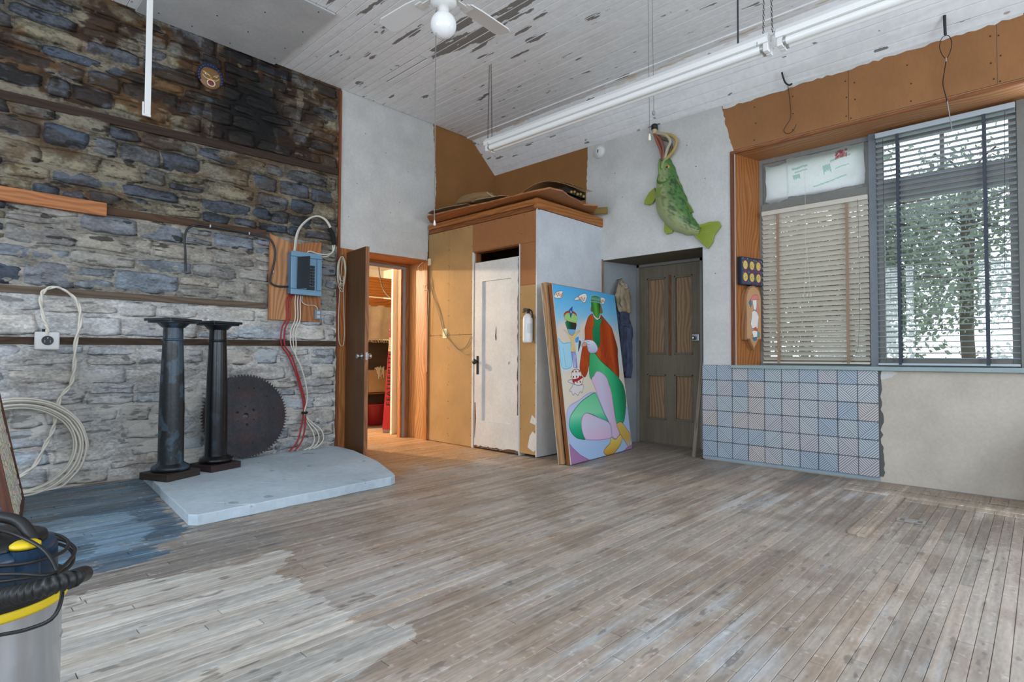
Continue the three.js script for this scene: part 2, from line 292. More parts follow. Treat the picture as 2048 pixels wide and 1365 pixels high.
function stoneGeo(z0, z1, y0, y1, out, seed) {   // block with a wavy outline, domed broken face
  const nx = Math.max(5, Math.round((z1 - z0) / 0.035)), ny = 6, pos = [], idx = [], uv = [], r = rng(seed), tilt = (r() - 0.5) * 0.02, tz = (r() - 0.5) * 0.02, cut = [r(), r(), r(), r()].map((q) => 0.08 + q * 0.22);
  const rows = ny + 3, cols = nx + 3;
  for (let j = 0; j < rows; j++) for (let i = 0; i < cols; i++) {
    const ii = clamp(i - 1, 0, nx) / nx, jj = clamp(j - 1, 0, ny) / ny, rim = i === 0 || j === 0 || i === cols - 1 || j === rows - 1;
    let z = lerp(z0, z1, ii), y = lerp(y0, y1, jj);
    // cut corners a little
    const cz = Math.min(ii, 1 - ii), cy = Math.min(jj, 1 - jj), k = (ii < 0.5 ? 0 : 1) + (jj < 0.5 ? 0 : 2), cc = Math.max(0, cut[k] - cz * 1.2) * Math.max(0, 0.5 - cy) * 0.10;
    y += (jj < 0.5 ? 1 : -1) * cc;
    y += (fbm(z * 7 + seed, jj * 2, 3, 191) - 0.5) * 0.030 * (0.3 + Math.abs(jj - 0.5) * 2);
    z += (fbm(y * 12 + seed, ii * 3, 3, 195) - 0.5) * 0.045;
    const edge = sm(0, 0.22, Math.min(cz * (z1 - z0) / 0.14, cy * 1.1));
    let x = rim ? -0.05 : 0.004 + out * (0.35 + 0.65 * edge) + (fbm(z * 9, y * 26, 4, 199) - 0.5) * 0.034 + tilt * (jj - 0.5) * 2 + tz * (ii - 0.5) * 2;
    pos.push(x, y, z); uv.push(z, y);
  }
  for (let j = 0; j < rows - 1; j++) for (let i = 0; i < cols - 1; i++) { const a = j * cols + i, b = a + 1, c = a + cols, d = c + 1; idx.push(a, c, b, b, c, d); }
  const g = new THREE.BufferGeometry(); g.setAttribute('position', new THREE.Float32BufferAttribute(pos, 3)); g.setAttribute('uv', new THREE.Float32BufferAttribute(uv, 2)); g.setIndex(idx); g.computeVertexNormals();
  return g;
}
{
  const r = rng(41), Z0 = 2.44, Z1 = 5.75; let seed = 1, count = 0;
  const bands = [[0.01, 1.125, 7], [1.185, 1.50, 2], [1.565, 2.205, 4], [2.275, 2.985, 5], [3.075, 4.00, 7]];
  for (const [y0, y1, n] of bands) {
    const hs = Array.from({ length: n }, () => 0.75 + r() * 0.6), sum = hs.reduce((a, b) => a + b, 0); let y = y0;
    for (const q of hs) {
      const h = q / sum * (y1 - y0); let z = Z0 + 0.005 - r() * 0.2; const up = y > 1.9;
      while (z < Z1) {
        const w = (0.17 + r() * 0.30) * (up ? 1 : 1.15), a = Math.max(z, Z0 + 0.006), b = Math.min(z + w, Z1), mz = 0.010 + r() * 0.014, my = 0.006 + r() * 0.011;
        if (b - a > 0.09) {
          const split = h > 0.155 && r() < 0.35, mat = (list) => list[Math.floor(r() * list.length)], lo = y < 1.5 ? lower : y < 2.2 ? (r() < 0.88 ? middle : upper) : upper;
          const parts = split ? [[y, y + h * 0.48], [y + h * 0.48, y + h]] : [[y, y + h]];
          for (const [p, t] of parts) { mesh('stone', stoneGeo(a + mz * 0.6, b - mz * 0.6, p + my, t - my, (up ? 0.006 + r() * 0.026 : 0.003 + r() * 0.014), seed++), mat(lo), wallLeft); count++; }
        }
        z += w;
      }
      y += h;
    }
  }
  // mortar bed: one rough sheet behind the stones, split where the limewash starts
  const bed = (z0, z1, y0, y1, mat, name) => {
    const g = new THREE.PlaneGeometry(z1 - z0, y1 - y0, Math.round((z1 - z0) / 0.03), Math.round((y1 - y0) / 0.02)); g.rotateY(Math.PI / 2); g.translate(0, (y0 + y1) / 2, (z0 + z1) / 2);
    const p = g.attributes.position, uv = g.attributes.uv;
    for (let i = 0; i < p.count; i++) { const z = p.getZ(i), y = p.getY(i); p.setX(i, 0.004 + (fbm(z * 7, y * 12, 4, 203) - 0.5) * 0.036 + (fbm(z * 30, y * 40, 2, 207) - 0.5) * 0.012); uv.setXY(i, z, y); }
    g.computeVertexNormals(); mesh(name, g, mat, wallLeft);
  };
  bed(Z0 - 0.03, Z1, 2.25, 4.03, mMortarUp, 'mortar'); bed(Z0 - 0.03, Z1, 1.53, 2.25, stoneM(0xa39e94), 'mortar'); bed(Z0 - 0.03, Z1, -0.02, 1.53, mMortarLow, 'mortar');
  mesh('wall_core', bx(-0.45, -0.04, -0.1, 4.05, 2.44, 8.9), mMortarLow, wallLeft);
  mesh('plain_wall', bx(-0.04, 0, -0.02, 4.05, Z1, 8.9), mMortarLow, wallLeft);
  // four timber nailing strips let into the masonry
  const strip = (z0, ya, z1, yb, h, mat, lab) => { const g = prism([[-z1, yb], [-z0, ya], [-z0, ya + h], [-z1, yb + h]], 0.05, 0.003); g.rotateY(Math.PI / 2).translate(-0.028, 0, 0); mesh('nailing_strip', uvs(NI(g), 'z', 0.3, ya), mat, wallLeft, lab); };
  const mStrip = woodMat(0x4e3d30, 0.85), mStripG = woodMat(0x716458, 0.85);
  strip(5.75, 2.925, 2.45, 3.035, 0.065, woodMat(0x3d2c20, 0.8), 'long dark timber strip stained black'); strip(4.54, 2.205, 3.22, 2.232, 0.055, woodMat(0x58402e, 0.8), 'brown timber strip behind the conduit');
  strip(5.75, 1.508, 3.21, 1.512, 0.05, mStripG); strip(5.75, 1.118, 2.45, 1.152, 0.05, mStrip);
}
// ---------------------------------------------------------------- painted boarding beside the stone, with the doorway
function sheetX(pts, t, x0 = 0) { return uvs(NI(prism(pts.map(([z, y]) => [-z, y]).reverse(), t).rotateY(Math.PI / 2).translate(x0, 0, 0))); }
function sheetZ(pts, t, z0 = 0) { return uvs(NI(prism(pts, t).translate(0, 0, z0))); }
const wallBack = struct('wall_back', 'white skimmed wall over the plywood lined doorway beside the stone', 'wall');
mesh('wall_core', [bx(-0.42, -0.012, 2.27, 4.05, -0.5, 2.44), bx(-0.42, -0.012, -0.1, 2.27, -0.5, 1.165)], mCream, wallBack);
mesh('tan_board', bx(-0.012, 0, 2.255, 4.02, 0, 1.25), mTanDark, wallBack, 'bare brown gypsum board above the closet');
mesh('skim_coat', sheetX([...ragged([1.19, 2.255], [1.17, 2.62], 0.03, 0.006, 3), ...ragged([1.095, 2.66], [1.06, 3.3], 0.025, 0.008, 4), ...ragged([1.065, 3.3], [1.115, 4.02], 0.025, 0.008, 5), [2.405, 4.02], [2.405, 2.235], [1.19, 2.255]], 0.014, -0.011), mWhiteWall, wallBack, 'white skim coat with a torn edge');
mesh('edge_stud', bx(-0.03, 0.022, 0, 3.985, 2.408, 2.438, 'y'), woodMat(0x8a5230, 0.7), wallBack, 'narrow reddish timber stud against the stone');
mesh('jamb_stud', bx(-0.10, 0.03, 0, 2.232, 2.325, 2.407, 'y'), mFir, wallBack);
{ // scuffs and screw holes
  const s = []; for (const [z, y] of [[1.75, 2.75], [1.82, 3.45], [1.62, 2.9], [2.2, 3.0], [2.1, 3.6], [1.5, 3.3], [2.3, 2.6]]) s.push(new THREE.CylinderGeometry(0.005, 0.005, 0.002, 7).rotateZ(Math.PI / 2).translate(0.0035, y, z));
  mesh('screw_holes', merge(s), mIron, wallBack).userData.kind = 'stuff';
}
// plywood lining of the deep doorway, then the inner door frame
mesh('reveal_panel', bx(-0.42, 0.0, 0, 2.24, 1.166, 1.186, 'y'), mPly, wallBack, 'golden plywood lining of the deep doorway');
mesh('reveal_head', bx(-0.42, 0.0, 2.232, 2.256, 1.166, 2.41, 'z'), mFir, wallBack);
mesh('reveal_panel', bx(-0.42, 0.0, 0, 2.24, 2.36, 2.38, 'y'), mPly, wallBack);
mesh('reveal_post', bx(-0.02, 0.03, 0, 2.24, 1.186, 1.212, 'y', 0.003), mFir, wallBack, 'timber edge post of the doorway lining');
mesh('inner_frame', [bx(-0.46, -0.40, 0, 2.17, 1.186, 1.30, 'y'), bx(-0.46, -0.40, 2.17, 2.24, 1.186, 2.36, 'z'), bx(-0.46, -0.40, 0, 2.17, 2.24, 2.36, 'y')], mFir, wallBack);
mesh('inner_casing', [bx(-0.40, -0.385, 0, 2.165, 1.235, 1.275, 'y', 0.004), bx(-0.40, -0.385, 2.165, 2.20, 1.235, 2.36, 'z', 0.004)], M(0x9b9a98, 0.6, { map: mottle }), wallBack, 'chipped grey painted casing strip');
// ---------------------------------------------------------------- closet box in the corner
const KZ = 1.186, KX = 1.821;
const wallCloset = struct('wall_closet', 'boxed closet partition of bare tan gypsum board with timber top plate', 'partition');
mesh('gypsum_sheet', bx(0.028, 0.42, 0.006, 1.298, KZ - 0.014, KZ, null), mTan, wallCloset);
mesh('gypsum_sheet', bx(0.42, 0.838, 0.006, 1.298, KZ - 0.014, KZ), mTan, wallCloset);
mesh('gypsum_sheet', bx(0.028, 0.42, 1.302, 2.57, KZ - 0.014, KZ), mTan, wallCloset);
mesh('gypsum_sheet', bx(0.422, 0.838, 1.302, 2.57, KZ - 0.014, KZ), mTan, wallCloset);
mesh('gypsum_sheet', bx(0.84, KX - 0.004, 2.246, 2.57, KZ - 0.014, KZ), M(0xa97145, 0.9, { map: board }), wallCloset, 'browner gypsum sheet over the closet door');
mesh('gypsum_sheet', bx(1.585, KX - 0.004, 1.80, 2.244, KZ - 0.014, KZ), M(0xa97145, 0.9, { map: board }), wallCloset);
mesh('gypsum_sheet', bx(1.585, KX - 0.004, 0.03, 1.797, KZ - 0.014, KZ), mTan, wallCloset);
mesh('side_sheet', bx(KX - 0.014, KX, 0.01, 2.585, 0.0, KZ + 0.002), M(0xd8dde2, 0.85, { map: mottle }), wallCloset, 'white gypsum sheet on the side of the closet');
mesh('corner_bead', [bx(KX - 0.008, KX + 0.004, 0.02, 2.6, KZ - 0.004, KZ + 0.004)], mWhitePaint, wallCloset);
mesh('filler_patch', [sheetZ([[1.70, 0.10], [1.78, 0.06], [1.815, 0.09], [1.815, 0.24], [1.77, 0.27], [1.73, 0.22]], 0.002, KZ), sheetZ([[1.73, 0.36], [1.80, 0.34], [1.815, 0.40], [1.76, 0.44]], 0.002, KZ)], mWhitePaint, wallCloset);
mesh('top_plate', [bx(0.028, KX, 2.575, 2.625, KZ - 0.05, KZ + 0.006, 'x', 0.003)], mFirDark, wallCloset); mesh('top_plate', [bx(0.028, KX + 0.002, 2.628, 2.69, KZ - 0.05, KZ + 0.018, 'x', 0.003)], mFir, wallCloset);
mesh('top_plate', bx(KX - 0.035, KX + 0.014, 2.59, 2.695, 0.0, KZ + 0.016, 'z', 0.003), mFir, wallCloset);
mesh('door_casing', [bx(0.838, 0.862, 0.0, 2.246, KZ - 0.09, KZ + 0.004, 'y')], mWhitePaint, wallCloset); mesh('door_casing', bx(1.572, 1.586, 0, 2.246, KZ - 0.09, KZ + 0.003, 'y'), mWhitePaint, wallCloset);
mesh('door_post', bx(0.862, 0.885, 0, 2.246, KZ - 0.09, KZ - 0.02, 'y'), mFirDark, wallCloset); mesh('door_head', bx(0.838, 1.586, 2.235, 2.25, KZ - 0.09, KZ, 'x'), mFirDark, wallCloset);
mesh('closet_lining', [bx(0.0, KX - 0.015, 0, 2.6, -0.01, 0.01), bx(0.028, KX - 0.02, 2.56, 2.60, 0.0, KZ - 0.05)], mTan, wallCloset);
{
  const s = [], h = (x, y) => s.push(new THREE.CylinderGeometry(0.0045, 0.0045, 0.002, 7).rotateX(Math.PI / 2).translate(x, y, KZ + 0.0006));
  for (const x of [0.41, 0.43, 0.825]) for (let y = 0.12; y < 2.5; y += 0.2) h(x + R(-0.004, 0.004), y + R(-0.03, 0.03));
  for (const y of [1.29, 1.31]) for (let x = 0.08; x < 0.8; x += 0.18) h(x, y);
  for (const x of [1.6, 1.8]) for (let y = 0.3; y < 2.5; y += 0.23) h(x, y + R(-0.03, 0.03));
  for (let x = 0.1; x < 1.8; x += 0.22) h(x, 2.55);
  mesh('screw_heads', merge(s), mIron, wallCloset).userData.kind = 'stuff';
}
// closet door, hinge side on the far post, one recessed panel
{
  const d = struct('door_2', 'white painted single panel closet door with black knob, gap above', 'door'); d.position.set(0.888, 0.02, KZ - 0.03);
  const W = 0.682, H = 2.095, t = 0.035;
  const frame = prism([[0, 0], [W, 0], [W, H], [0, H]], t, 0.002, [new THREE.Path([[0.11, 0.30], [0.11, H - 0.22], [W - 0.11, H - 0.22], [W - 0.11, 0.30]].map(([x, y]) => new THREE.Vector2(x, y)))]);
  mesh('door_frame', uvs(NI(frame)), mWhitePaint, d);
  mesh('door_panel', bx(0.10, W - 0.10, 0.29, H - 0.21, 0.006, t - 0.013), mWhitePaint, d);
  mesh('panel_bead', [bx(0.108, 0.124, 0.30, H - 0.22, t - 0.012, t + 0.006, null, 0.004)], mWhitePaint, d);
  mesh('lock_plate', bx(0.035, 0.07, 0.82, 1.03, t, t + 0.007, null, 0.003), mBlackMatt, d, 'black iron lock plate');
  mesh('knob', lathe([[0, 0], [0.010, 0], [0.010, 0.03], [0.026, 0.036], [0.032, 0.05], [0.026, 0.064], [0, 0.068]], 20).rotateX(Math.PI / 2).translate(0.052, 0.965, t + 0.004), mBlack, d, 'black round door knob');
  mesh('chip', [sheetZ([[0.318, 1.25], [0.326, 1.30], [0.331, 1.36], [0.336, 1.31], [0.332, 1.27], [0.340, 1.22], [0.326, 1.20]], 0.0016, t - 0.012), sheetZ([[0.524, 0.94], [0.53, 0.965], [0.538, 0.97], [0.532, 0.94]], 0.0016, t - 0.012)], mIron, d, 'dark chip in the paint');
  mesh('wear_edge', [sheetZ(ragged([0, 0.0], [W, 0.0], 0.02, 0.006, 12).concat(ragged([W, 0.022], [0, 0.012], 0.025, 0.010, 13)), 0.002, t + 0.001), sheetZ(ragged([W - 0.016, 0.4], [W - 0.010, H - 0.01], 0.05, 0.008, 14).concat([[W, H - 0.01], [W, 0.4]]), 0.0015, t + 0.001), sheetZ([[0.01, 0.10], [0.03, 0.32], [0.02, 0.5], [0.004, 0.5], [0.004, 0.1]], 0.0015, t + 0.001)], woodMat(0x6b4a36, 0.8), d, 'worn edge with paint gone');
}
// brown flush door standing open in front of the stone
{
  const d = struct('door_1', 'brown flush door standing open with a round chrome knob', 'door'); d.position.set(-0.03, 0.012, 2.285); d.rotation.y = -6.9 * D;
  const W = 0.545, H = 2.175, t = 0.042;
  mesh('door_leaf', bx(0, W, 0, H, 0, t, 'y', 0.002), mBrownDoor, d);
  mesh('door_edge', bx(W, W + 0.006, 0, H, 0.001, t - 0.001, 'y'), woodMat(0xa5714b, 0.6), d, 'pale timber door edge');
  const knob = (s) => { const g = lathe([[0, 0], [0.032, 0], [0.032, 0.006], [0.013, 0.010], [0.012, 0.03], [0.026, 0.038], [0.029, 0.052], [0.022, 0.062], [0, 0.064]], 24).rotateX(s * Math.PI / 2); return g.translate(W - 0.06, 1.03, s > 0 ? t : 0); };
  mesh('knob', knob(1), mSteel, d, 'chrome knob'); mesh('knob', knob(-1), mSteel, d, 'chrome knob');
  mesh('latch_plate', bx(W + 0.006, W + 0.008, 0.99, 1.07, 0.009, t - 0.009), mSteel, d, 'steel latch plate');
  mesh('latch_bolt', bx(W + 0.006, W + 0.018, 1.02, 1.04, 0.015, t - 0.015, null, 0.003), mSteel, d);
}
// ---------------------------------------------------------------- window wall with the alcove
const wallRight = struct('wall_right', 'window wall of skimmed, bare tan and cream gypsum board', 'wall');
const WX0 = 3.40, WX1 = 6.72, WY0 = 0.965, WY1 = 3.10, AX0 = 1.821, AX1 = 3.06, AY = 2.205, TZ = -0.46;
mesh('wall_core', [bx(-0.4, AX0, -0.1, 3.66, -0.9, -0.012), bx(AX0, AX1, AY, 3.66, -0.9, -0.012), bx(AX1 + 0.012, WX0, -0.1, 3.66, -0.9, -0.012), bx(AX0, AX1 + 0.012, -0.1, AY, -0.9, -0.645), bx(WX0, WX1, WY1, 3.66, TZ - 0.04, -0.012), bx(WX0, WX1, -0.1, WY0 - 0.03, TZ - 0.04, -0.012), bx(WX1, 8.5, -0.1, 3.66, -0.9, -0.012)], mCream, wallRight);
mesh('tan_board', bx(0, 1.75, 2.5, 3.64, -0.012, 0), mTanDark, wallRight, 'bare brown gypsum board in the ceiling corner');
mesh('skim_coat', sheetZ([...ragged([1.615, 3.64], [1.575, 2.6], 0.03, 0.007, 21), [1.575, 2.19], [AX1 + 0.01, 2.19], [AX1 + 0.01, 0.965], [3.405, 0.965], ...ragged([3.405, 3.08], [3.37, 3.2], 0.03, 0.004, 22), ...ragged([3.365, 3.2], [3.285, 3.56], 0.03, 0.008, 23), [3.27, 3.64]], 0.013, -0.011), mWhiteWall, wallRight, 'white skim coat between closet and window');
mesh('skim_coat', bx(0, 1.58, 0, 2.6, -0.011, 0.002), mWhiteWall, wallRight);
for (const [a, b] of [[3.25, 4.409], [4.413, 5.397], [5.401, 6.6], [6.604, 8.2]]) mesh('tan_board', bx(a, b, 3.122, 3.605 - R(0, 0.01), -0.012, 0), M(0xa8754a, 0.9, { map: board }), wallRight, 'bare tan gypsum board above the window');
mesh('torn_paper_edge', [sheetZ([...ragged([3.29, 3.575], [5.55, 3.592], 0.04, 0.012, 27), ...ragged([5.55, 3.64], [3.29, 3.64], 0.5, 0, 28)], 0.003, 0)], mWhitePaint, wallRight);
{ const s = []; for (const x of [3.6, 3.95, 4.38, 4.44, 4.85, 5.37, 5.43]) for (const y of [3.16, 3.32, 3.48]) s.push(new THREE.CylinderGeometry(0.006, 0.006, 0.002, 7).rotateX(Math.PI / 2).translate(x + R(-0.02, 0.02), y + R(-0.03, 0.03), 0.0006)); for (const [x, y] of [[2.1, 2.9], [2.9, 3.3], [3.1, 2.9], [3.15, 2.4], [3.2, 1.9], [2.0, 3.2], [3.0, 3.05]]) s.push(new THREE.CylinderGeometry(0.005, 0.005, 0.002, 7).rotateX(Math.PI / 2).translate(x, y, 0.0028)); mesh('screw_heads', merge(s), mIron, wallRight).userData.kind = 'stuff'; }
mesh('apron_board', bx(AX1, 8.2, 0.006, WY0 - 0.028, -0.012, 0), mCream, wallRight, 'cream gypsum board under the window');
mesh('apron_board', bx(AX1, 4.61, 0.012, 0.045, 0, 0.006), M(0x9fb2bd, 0.8, { map: mottle }), wallRight, 'pale blue gypsum strip along the floor under the tiles');
// alcove with the old door
mesh('alcove_side', bx(AX0 - 0.02, AX0 - 0.004, 0, AY, -0.60, 0), mGreyPaint, wallRight);
{
  const g = prism([[AX0 - 0.003, 0.001], [1.955, -0.60], [1.955, -0.64], [AX0 - 0.003, -0.64]], AY).rotateX(-Math.PI / 2);   // splayed grey-blue lining, (x, -z) outline
  g.scale(1, 1, -1); const gg = uvs(NI(g)); flip(gg); mesh('alcove_lining', gg, M(0x9da3a6, 0.7, { map: mottle }), wallRight, 'grey painted board lining the side of the alcove');
}
function flip(g) { const p = g.attributes.position, n = g.attributes.normal, u = g.attributes.uv, sw = (a, i, j) => { for (let k = 0; k < a.itemSize; k++) { const t = a.array[i * a.itemSize + k]; a.array[i * a.itemSize + k] = a.array[j * a.itemSize + k]; a.array[j * a.itemSize + k] = t; } }; for (let i = 0; i < p.count; i += 3) { sw(p, i + 1, i + 2); sw(n, i + 1, i + 2); if (u) sw(u, i + 1, i + 2); } g.computeVertexNormals(); return g; }
mesh('alcove_lining', bx(2.80, AX1, 0, AY, -0.64, -0.60), mGreyPaint, wallRight); mesh('alcove_lining', bx(AX1 - 0.002, AX1 + 0.012, 0, AY, -0.62, -0.012), mGreyPaint, wallRight);
mesh('alcove_head', bx(AX0, AX1, AY - 0.018, AY, -0.62, -0.002, 'x'), woodMat(0x77705f, 0.7), wallRight);
mesh('alcove_edge', bx(AX0 - 0.002, AX0 + 0.016, 0.0, AY, -0.002, 0.012, 'y'), woodMat(0xa57c5a, 0.7), wallRight);
mesh('door_jamb', [bx(1.955, 1.985, 0, 2.19, -0.62, -0.56, 'y'), bx(2.775, 2.80, 0, 2.19, -0.62, -0.56, 'y'), bx(1.955, 2.80, 2.155, 2.19, -0.62, -0.56, 'x')], M(0x8b8882, 0.6, { map: mottle }), wallRight);
{
  const d = struct('door_3', 'old four panel door, stripped grey brown paint, in the alcove', 'door'); d.position.set(1.985, 0.012, -0.625);
  const W = 0.79, H = 2.14, t = 0.04, mD = woodMat(0x857966, 0.75, grainSoft), mP = woodMat(0xa08468, 0.75), cols = [[0.095, 0.355], [0.455, 0.695]], rows = [[0.28, 0.83], [1.06, 2.00]];
  const holes = []; for (const [a, b] of cols) for (const [c, e] of rows) holes.push(new THREE.Path([[a, c], [a, e], [b, e], [b, c]].map(([x, y]) => new THREE.Vector2(x, y))));
  mesh('door_frame', uvs(NI(prism([[0, 0], [W, 0], [W, H], [0, H]], t, 0.002, holes)), 'y'), mD, d);
  for (const [a, b] of cols) for (const [c, e] of rows) {
    const p = mesh('door_panel', bx(a - 0.01, b + 0.01, c - 0.01, e + 0.01, 0.008, 0.02, 'y'), mP, d, 'bare timber panel');
    const mo = (u0, u1, v0, v1) => bx(u0, u1, v0, v1, 0.02, t + 0.006, null, 0.006), k = 0.024;
    mesh('panel_moulding', [mo(a, a + k, c, e), mo(b - k, b, c, e), mo(a, b, c, c + k), mo(a, b, e - k, e)], mD, p);
  }
  mesh('stripped_stile', bx(0.385, 0.425, 1.05, 2.02, t, t + 0.0025, 'y'), woodMat(0x7a5238, 0.75), d, 'bare brown strip on the middle stile');
  mesh('rim_lock', [bx(W - 0.10, W - 0.01, 1.22, 1.30, t, t + 0.03, null, 0.006), new THREE.SphereGeometry(0.026, 16, 12).scale(1, 1, 0.8).translate(W - 0.07, 1.255, t + 0.055)], mSteel, d, 'worn metal rim lock and knob');
}
// jambs, head and sill of the window
mesh('window_jamb', uvs(NI(prism([[3.398, 0.0], [3.512, -TZ - 0.03], [3.47, -TZ - 0.03], [3.35, 0.0]].map(([x, z]) => [x, z]), WY1 - WY0).rotateX(-Math.PI / 2).translate(0, WY0, 0)), 'y'), mFir, wallRight, 'varnished plywood window jamb');
mesh('window_jamb', bx(6.68, 6.74, WY0, WY1, TZ, 0, 'y'), mFir, wallRight);
mesh('jamb_edge', bx(3.362, 3.402, WY0, WY1 + 0.01, -0.03, 0.012, 'y', 0.003), woodMat(0x7c4526, 0.6), wallRight);
mesh('window_head', bx(3.37, 6.72, WY1 - 0.012, WY1 + 0.014, TZ, 0.006, 'x'), woodMat(0xbd8655, 0.55), wallRight, 'varnished plywood window head');
mesh('head_edge', bx(3.37, 6.74, WY1 - 0.018, WY1 + 0.008, -0.012, 0.014, 'x', 0.003), mFirDark, wallRight);
mesh('window_sill', bx(3.36, 6.76, WY0 - 0.028, WY0 + 0.004, TZ, 0.045, 'x', 0.004), M(0x9fb0b2, 0.45, { map: mottle }), wallRight, 'chipped blue grey painted window sill');
// ---------------------------------------------------------------- the rest of the room, behind the camera, with its windows
function farWindow(parent, horizontal, at, c) {   // simple frame with a muntin cross and a pane
  const g = [], T = (u0, u1, y0, y1) => horizontal ? bx(u0, u1, y0, y1, at, at + 0.06) : bx(at, at + 0.06, y0, y1, u0, u1);
  g.push(T(c - 1.02, c - 0.95, 0.98, 3.1), T(c + 0.95, c + 1.02, 0.98, 3.1), T(c - 0.95, c + 0.95, 0.98, 1.04), T(c - 0.95, c + 0.95, 3.04, 3.1), T(c - 0.02, c + 0.02, 1.04, 2.5), T(c - 0.02, c + 0.02, 2.55, 3.04), T(c - 0.95, c + 0.95, 2.5, 2.55));
  mesh('window_frame', g, mGreyPaint, parent);
}
const mGlass = new THREE.MeshPhysicalMaterial({ color: 0xffffff, roughness: 0.02, transmission: 1, thickness: 0, ior: 1.45, side: THREE.DoubleSide });
{
  const e = struct('wall_east', 'plain white wall with two tall windows facing the stone', 'wall');
  mesh('wall_core', [bx(8.2, 8.5, -0.1, 0.98, -0.9, 8.9), bx(8.2, 8.5, 3.1, 4.15, -0.9, 8.9), bx(8.2, 8.5, 0.98, 3.1, -0.9, 1.58), bx(8.2, 8.5, 0.98, 3.1, 3.62, 4.78), bx(8.2, 8.5, 0.98, 3.1, 6.82, 8.9)], mWhiteWall, e);
  farWindow(e, false, 8.3, 2.6); farWindow(e, false, 8.3, 5.8);
  const s = struct('wall_south', 'plain white wall with two tall windows facing the closet', 'wall');
  mesh('wall_core', [bx(0, 8.5, -0.1, 0.98, 8.6, 8.9), bx(0, 8.5, 3.1, 4.15, 8.6, 8.9), bx(0, 1.58, 0.98, 3.1, 8.6, 8.9), bx(3.62, 4.68, 0.98, 3.1, 8.6, 8.9), bx(6.72, 8.5, 0.98, 3.1, 8.6, 8.9)], mWhiteWall, s);
  farWindow(s, true, 8.7, 2.6); farWindow(s, true, 8.7, 5.7);
}
// ---------------------------------------------------------------- the big window
const GZ = -0.43, mWin = M(0x87857f, 0.55, { map: mottle });
{
  const w = struct('window_1', 'wide grey painted timber window with a transom and three lights', 'window');
  const F = (x0, x1, y0, y1, z0 = GZ - 0.035, z1 = GZ + 0.035) => bx(x0, x1, y0, y1, z0, z1, null, 0.003);
  mesh('window_frame', [F(3.495, 3.535, 0.967, 3.092), F(3.535, 6.62, 3.045, 3.092), F(3.535, 6.62, 0.967, 0.995), F(6.62, 6.68, 0.967, 3.092)], mWin, w);
  mesh('mullion', F(4.483, 4.540, 0.967, 3.09, GZ - 0.04, GZ + 0.07), M(0x7c858c, 0.5, { map: mottle }), w); mesh('mullion', F(5.492, 5.55, 0.967, 3.09, GZ - 0.04, GZ + 0.07), mWin, w);
  mesh('transom_bar', F(3.53, 4.49, 2.535, 2.62, GZ - 0.04, GZ + 0.05), mWin, w); mesh('transom_bar', F(4.53, 5.50, 2.50, 2.61, GZ - 0.04, GZ + 0.03), mWin, w); mesh('transom_bar', F(5.55, 6.63, 2.50, 2.61), mWin, w);
  const sash = (x0, x1, y0, y1, k = 0.05) => { const s = mesh('sash', [F(x0, x0 + k, y0, y1, GZ - 0.02, GZ + 0.02), F(x1 - k, x1, y0, y1, GZ - 0.02, GZ + 0.02), F(x0 + k, x1 - k, y0, y0 + k, GZ - 0.019, GZ + 0.019), F(x0 + k, x1 - k, y1 - k, y1, GZ - 0.019, GZ + 0.019)], mWin, w); mesh('pane', bx(x0 + k, x1 - k, y0 + k, y1 - k, GZ - 0.003, GZ + 0.003).clone(), mGlassPane, s); return s; };
  const mGlassPane = mGlass;
  sash(3.535, 4.483, 2.62, 3.045); sash(3.535, 4.483, 0.995, 2.535);
  const up = sash(4.54, 5.492, 2.61, 3.045); mesh('glazing_bar', F(5.0, 5.03, 2.66, 3.0, GZ - 0.015, GZ + 0.015), mWin, up);
  sash(4.54, 5.492, 0.995, 2.50);
  sash(5.55, 6.62, 2.61, 3.045); sash(5.55, 6.62, 0.995, 2.50);
}
function slatGeo(L) {   // gently crowned 50 mm slat running along x, about its own axis
  const n = 4, w = 0.049, pts = [], t = 0.0011; for (let i = 0; i <= n; i++) { const a = i / n - 0.5; pts.push([a * w, 0.0035 * (1 - 4 * a * a)]); }
  const o = pts.concat(pts.slice().reverse().map(([x, y]) => [x, y - t]));
  return uvs(NI(prism(o.map(([x, y]) => [-x, y]).reverse(), L).rotateY(Math.PI / 2)));
}
function blind(name, label, x0, x1, yTop, yBot, z, tilt, mat, tapes, tapeMat, jitter) {
  const b = thing(name, label, 'blind', [x0, 0, z]), L = x1 - x0, pitch = 0.0478, geo = slatGeo(L), n = Math.floor((yTop - 0.05 - yBot) / pitch), r = rng(77);
  mesh('head_rail', bx(0, L, yTop - 0.045, yTop, -0.028, 0.028, null, 0.003), mat, b);
  for (let i = 0; i < n; i++) {
    const s = mesh('slat', geo, mat, b); s.position.set(0, yTop - 0.065 - i * pitch + (r() - 0.5) * 0.002, 0); s.rotation.x = tilt + (r() - 0.5) * jitter; s.rotation.z = (r() - 0.5) * 0.003;
  }
  mesh('bottom_rail', bx(0, L, yBot - 0.005, yBot + 0.014, -0.026, 0.026, null, 0.004), mat, b);
  for (const t of tapes) { mesh('ladder_tape', [bx(t - 0.012, t + 0.012, yBot, yTop - 0.02, 0.0262, 0.0274)], tapeMat, b); mesh('ladder_tape', [bx(t - 0.012, t + 0.012, yBot, yTop - 0.02, -0.0274, -0.0262)], tapeMat, b); }
  return b;
}
const mSlat = M(0xcfc7b9, 0.45), mSlatBacklit = M(0xb9c4cb, 0.4);  // second one: same slats with the bluish backlight put into the colour
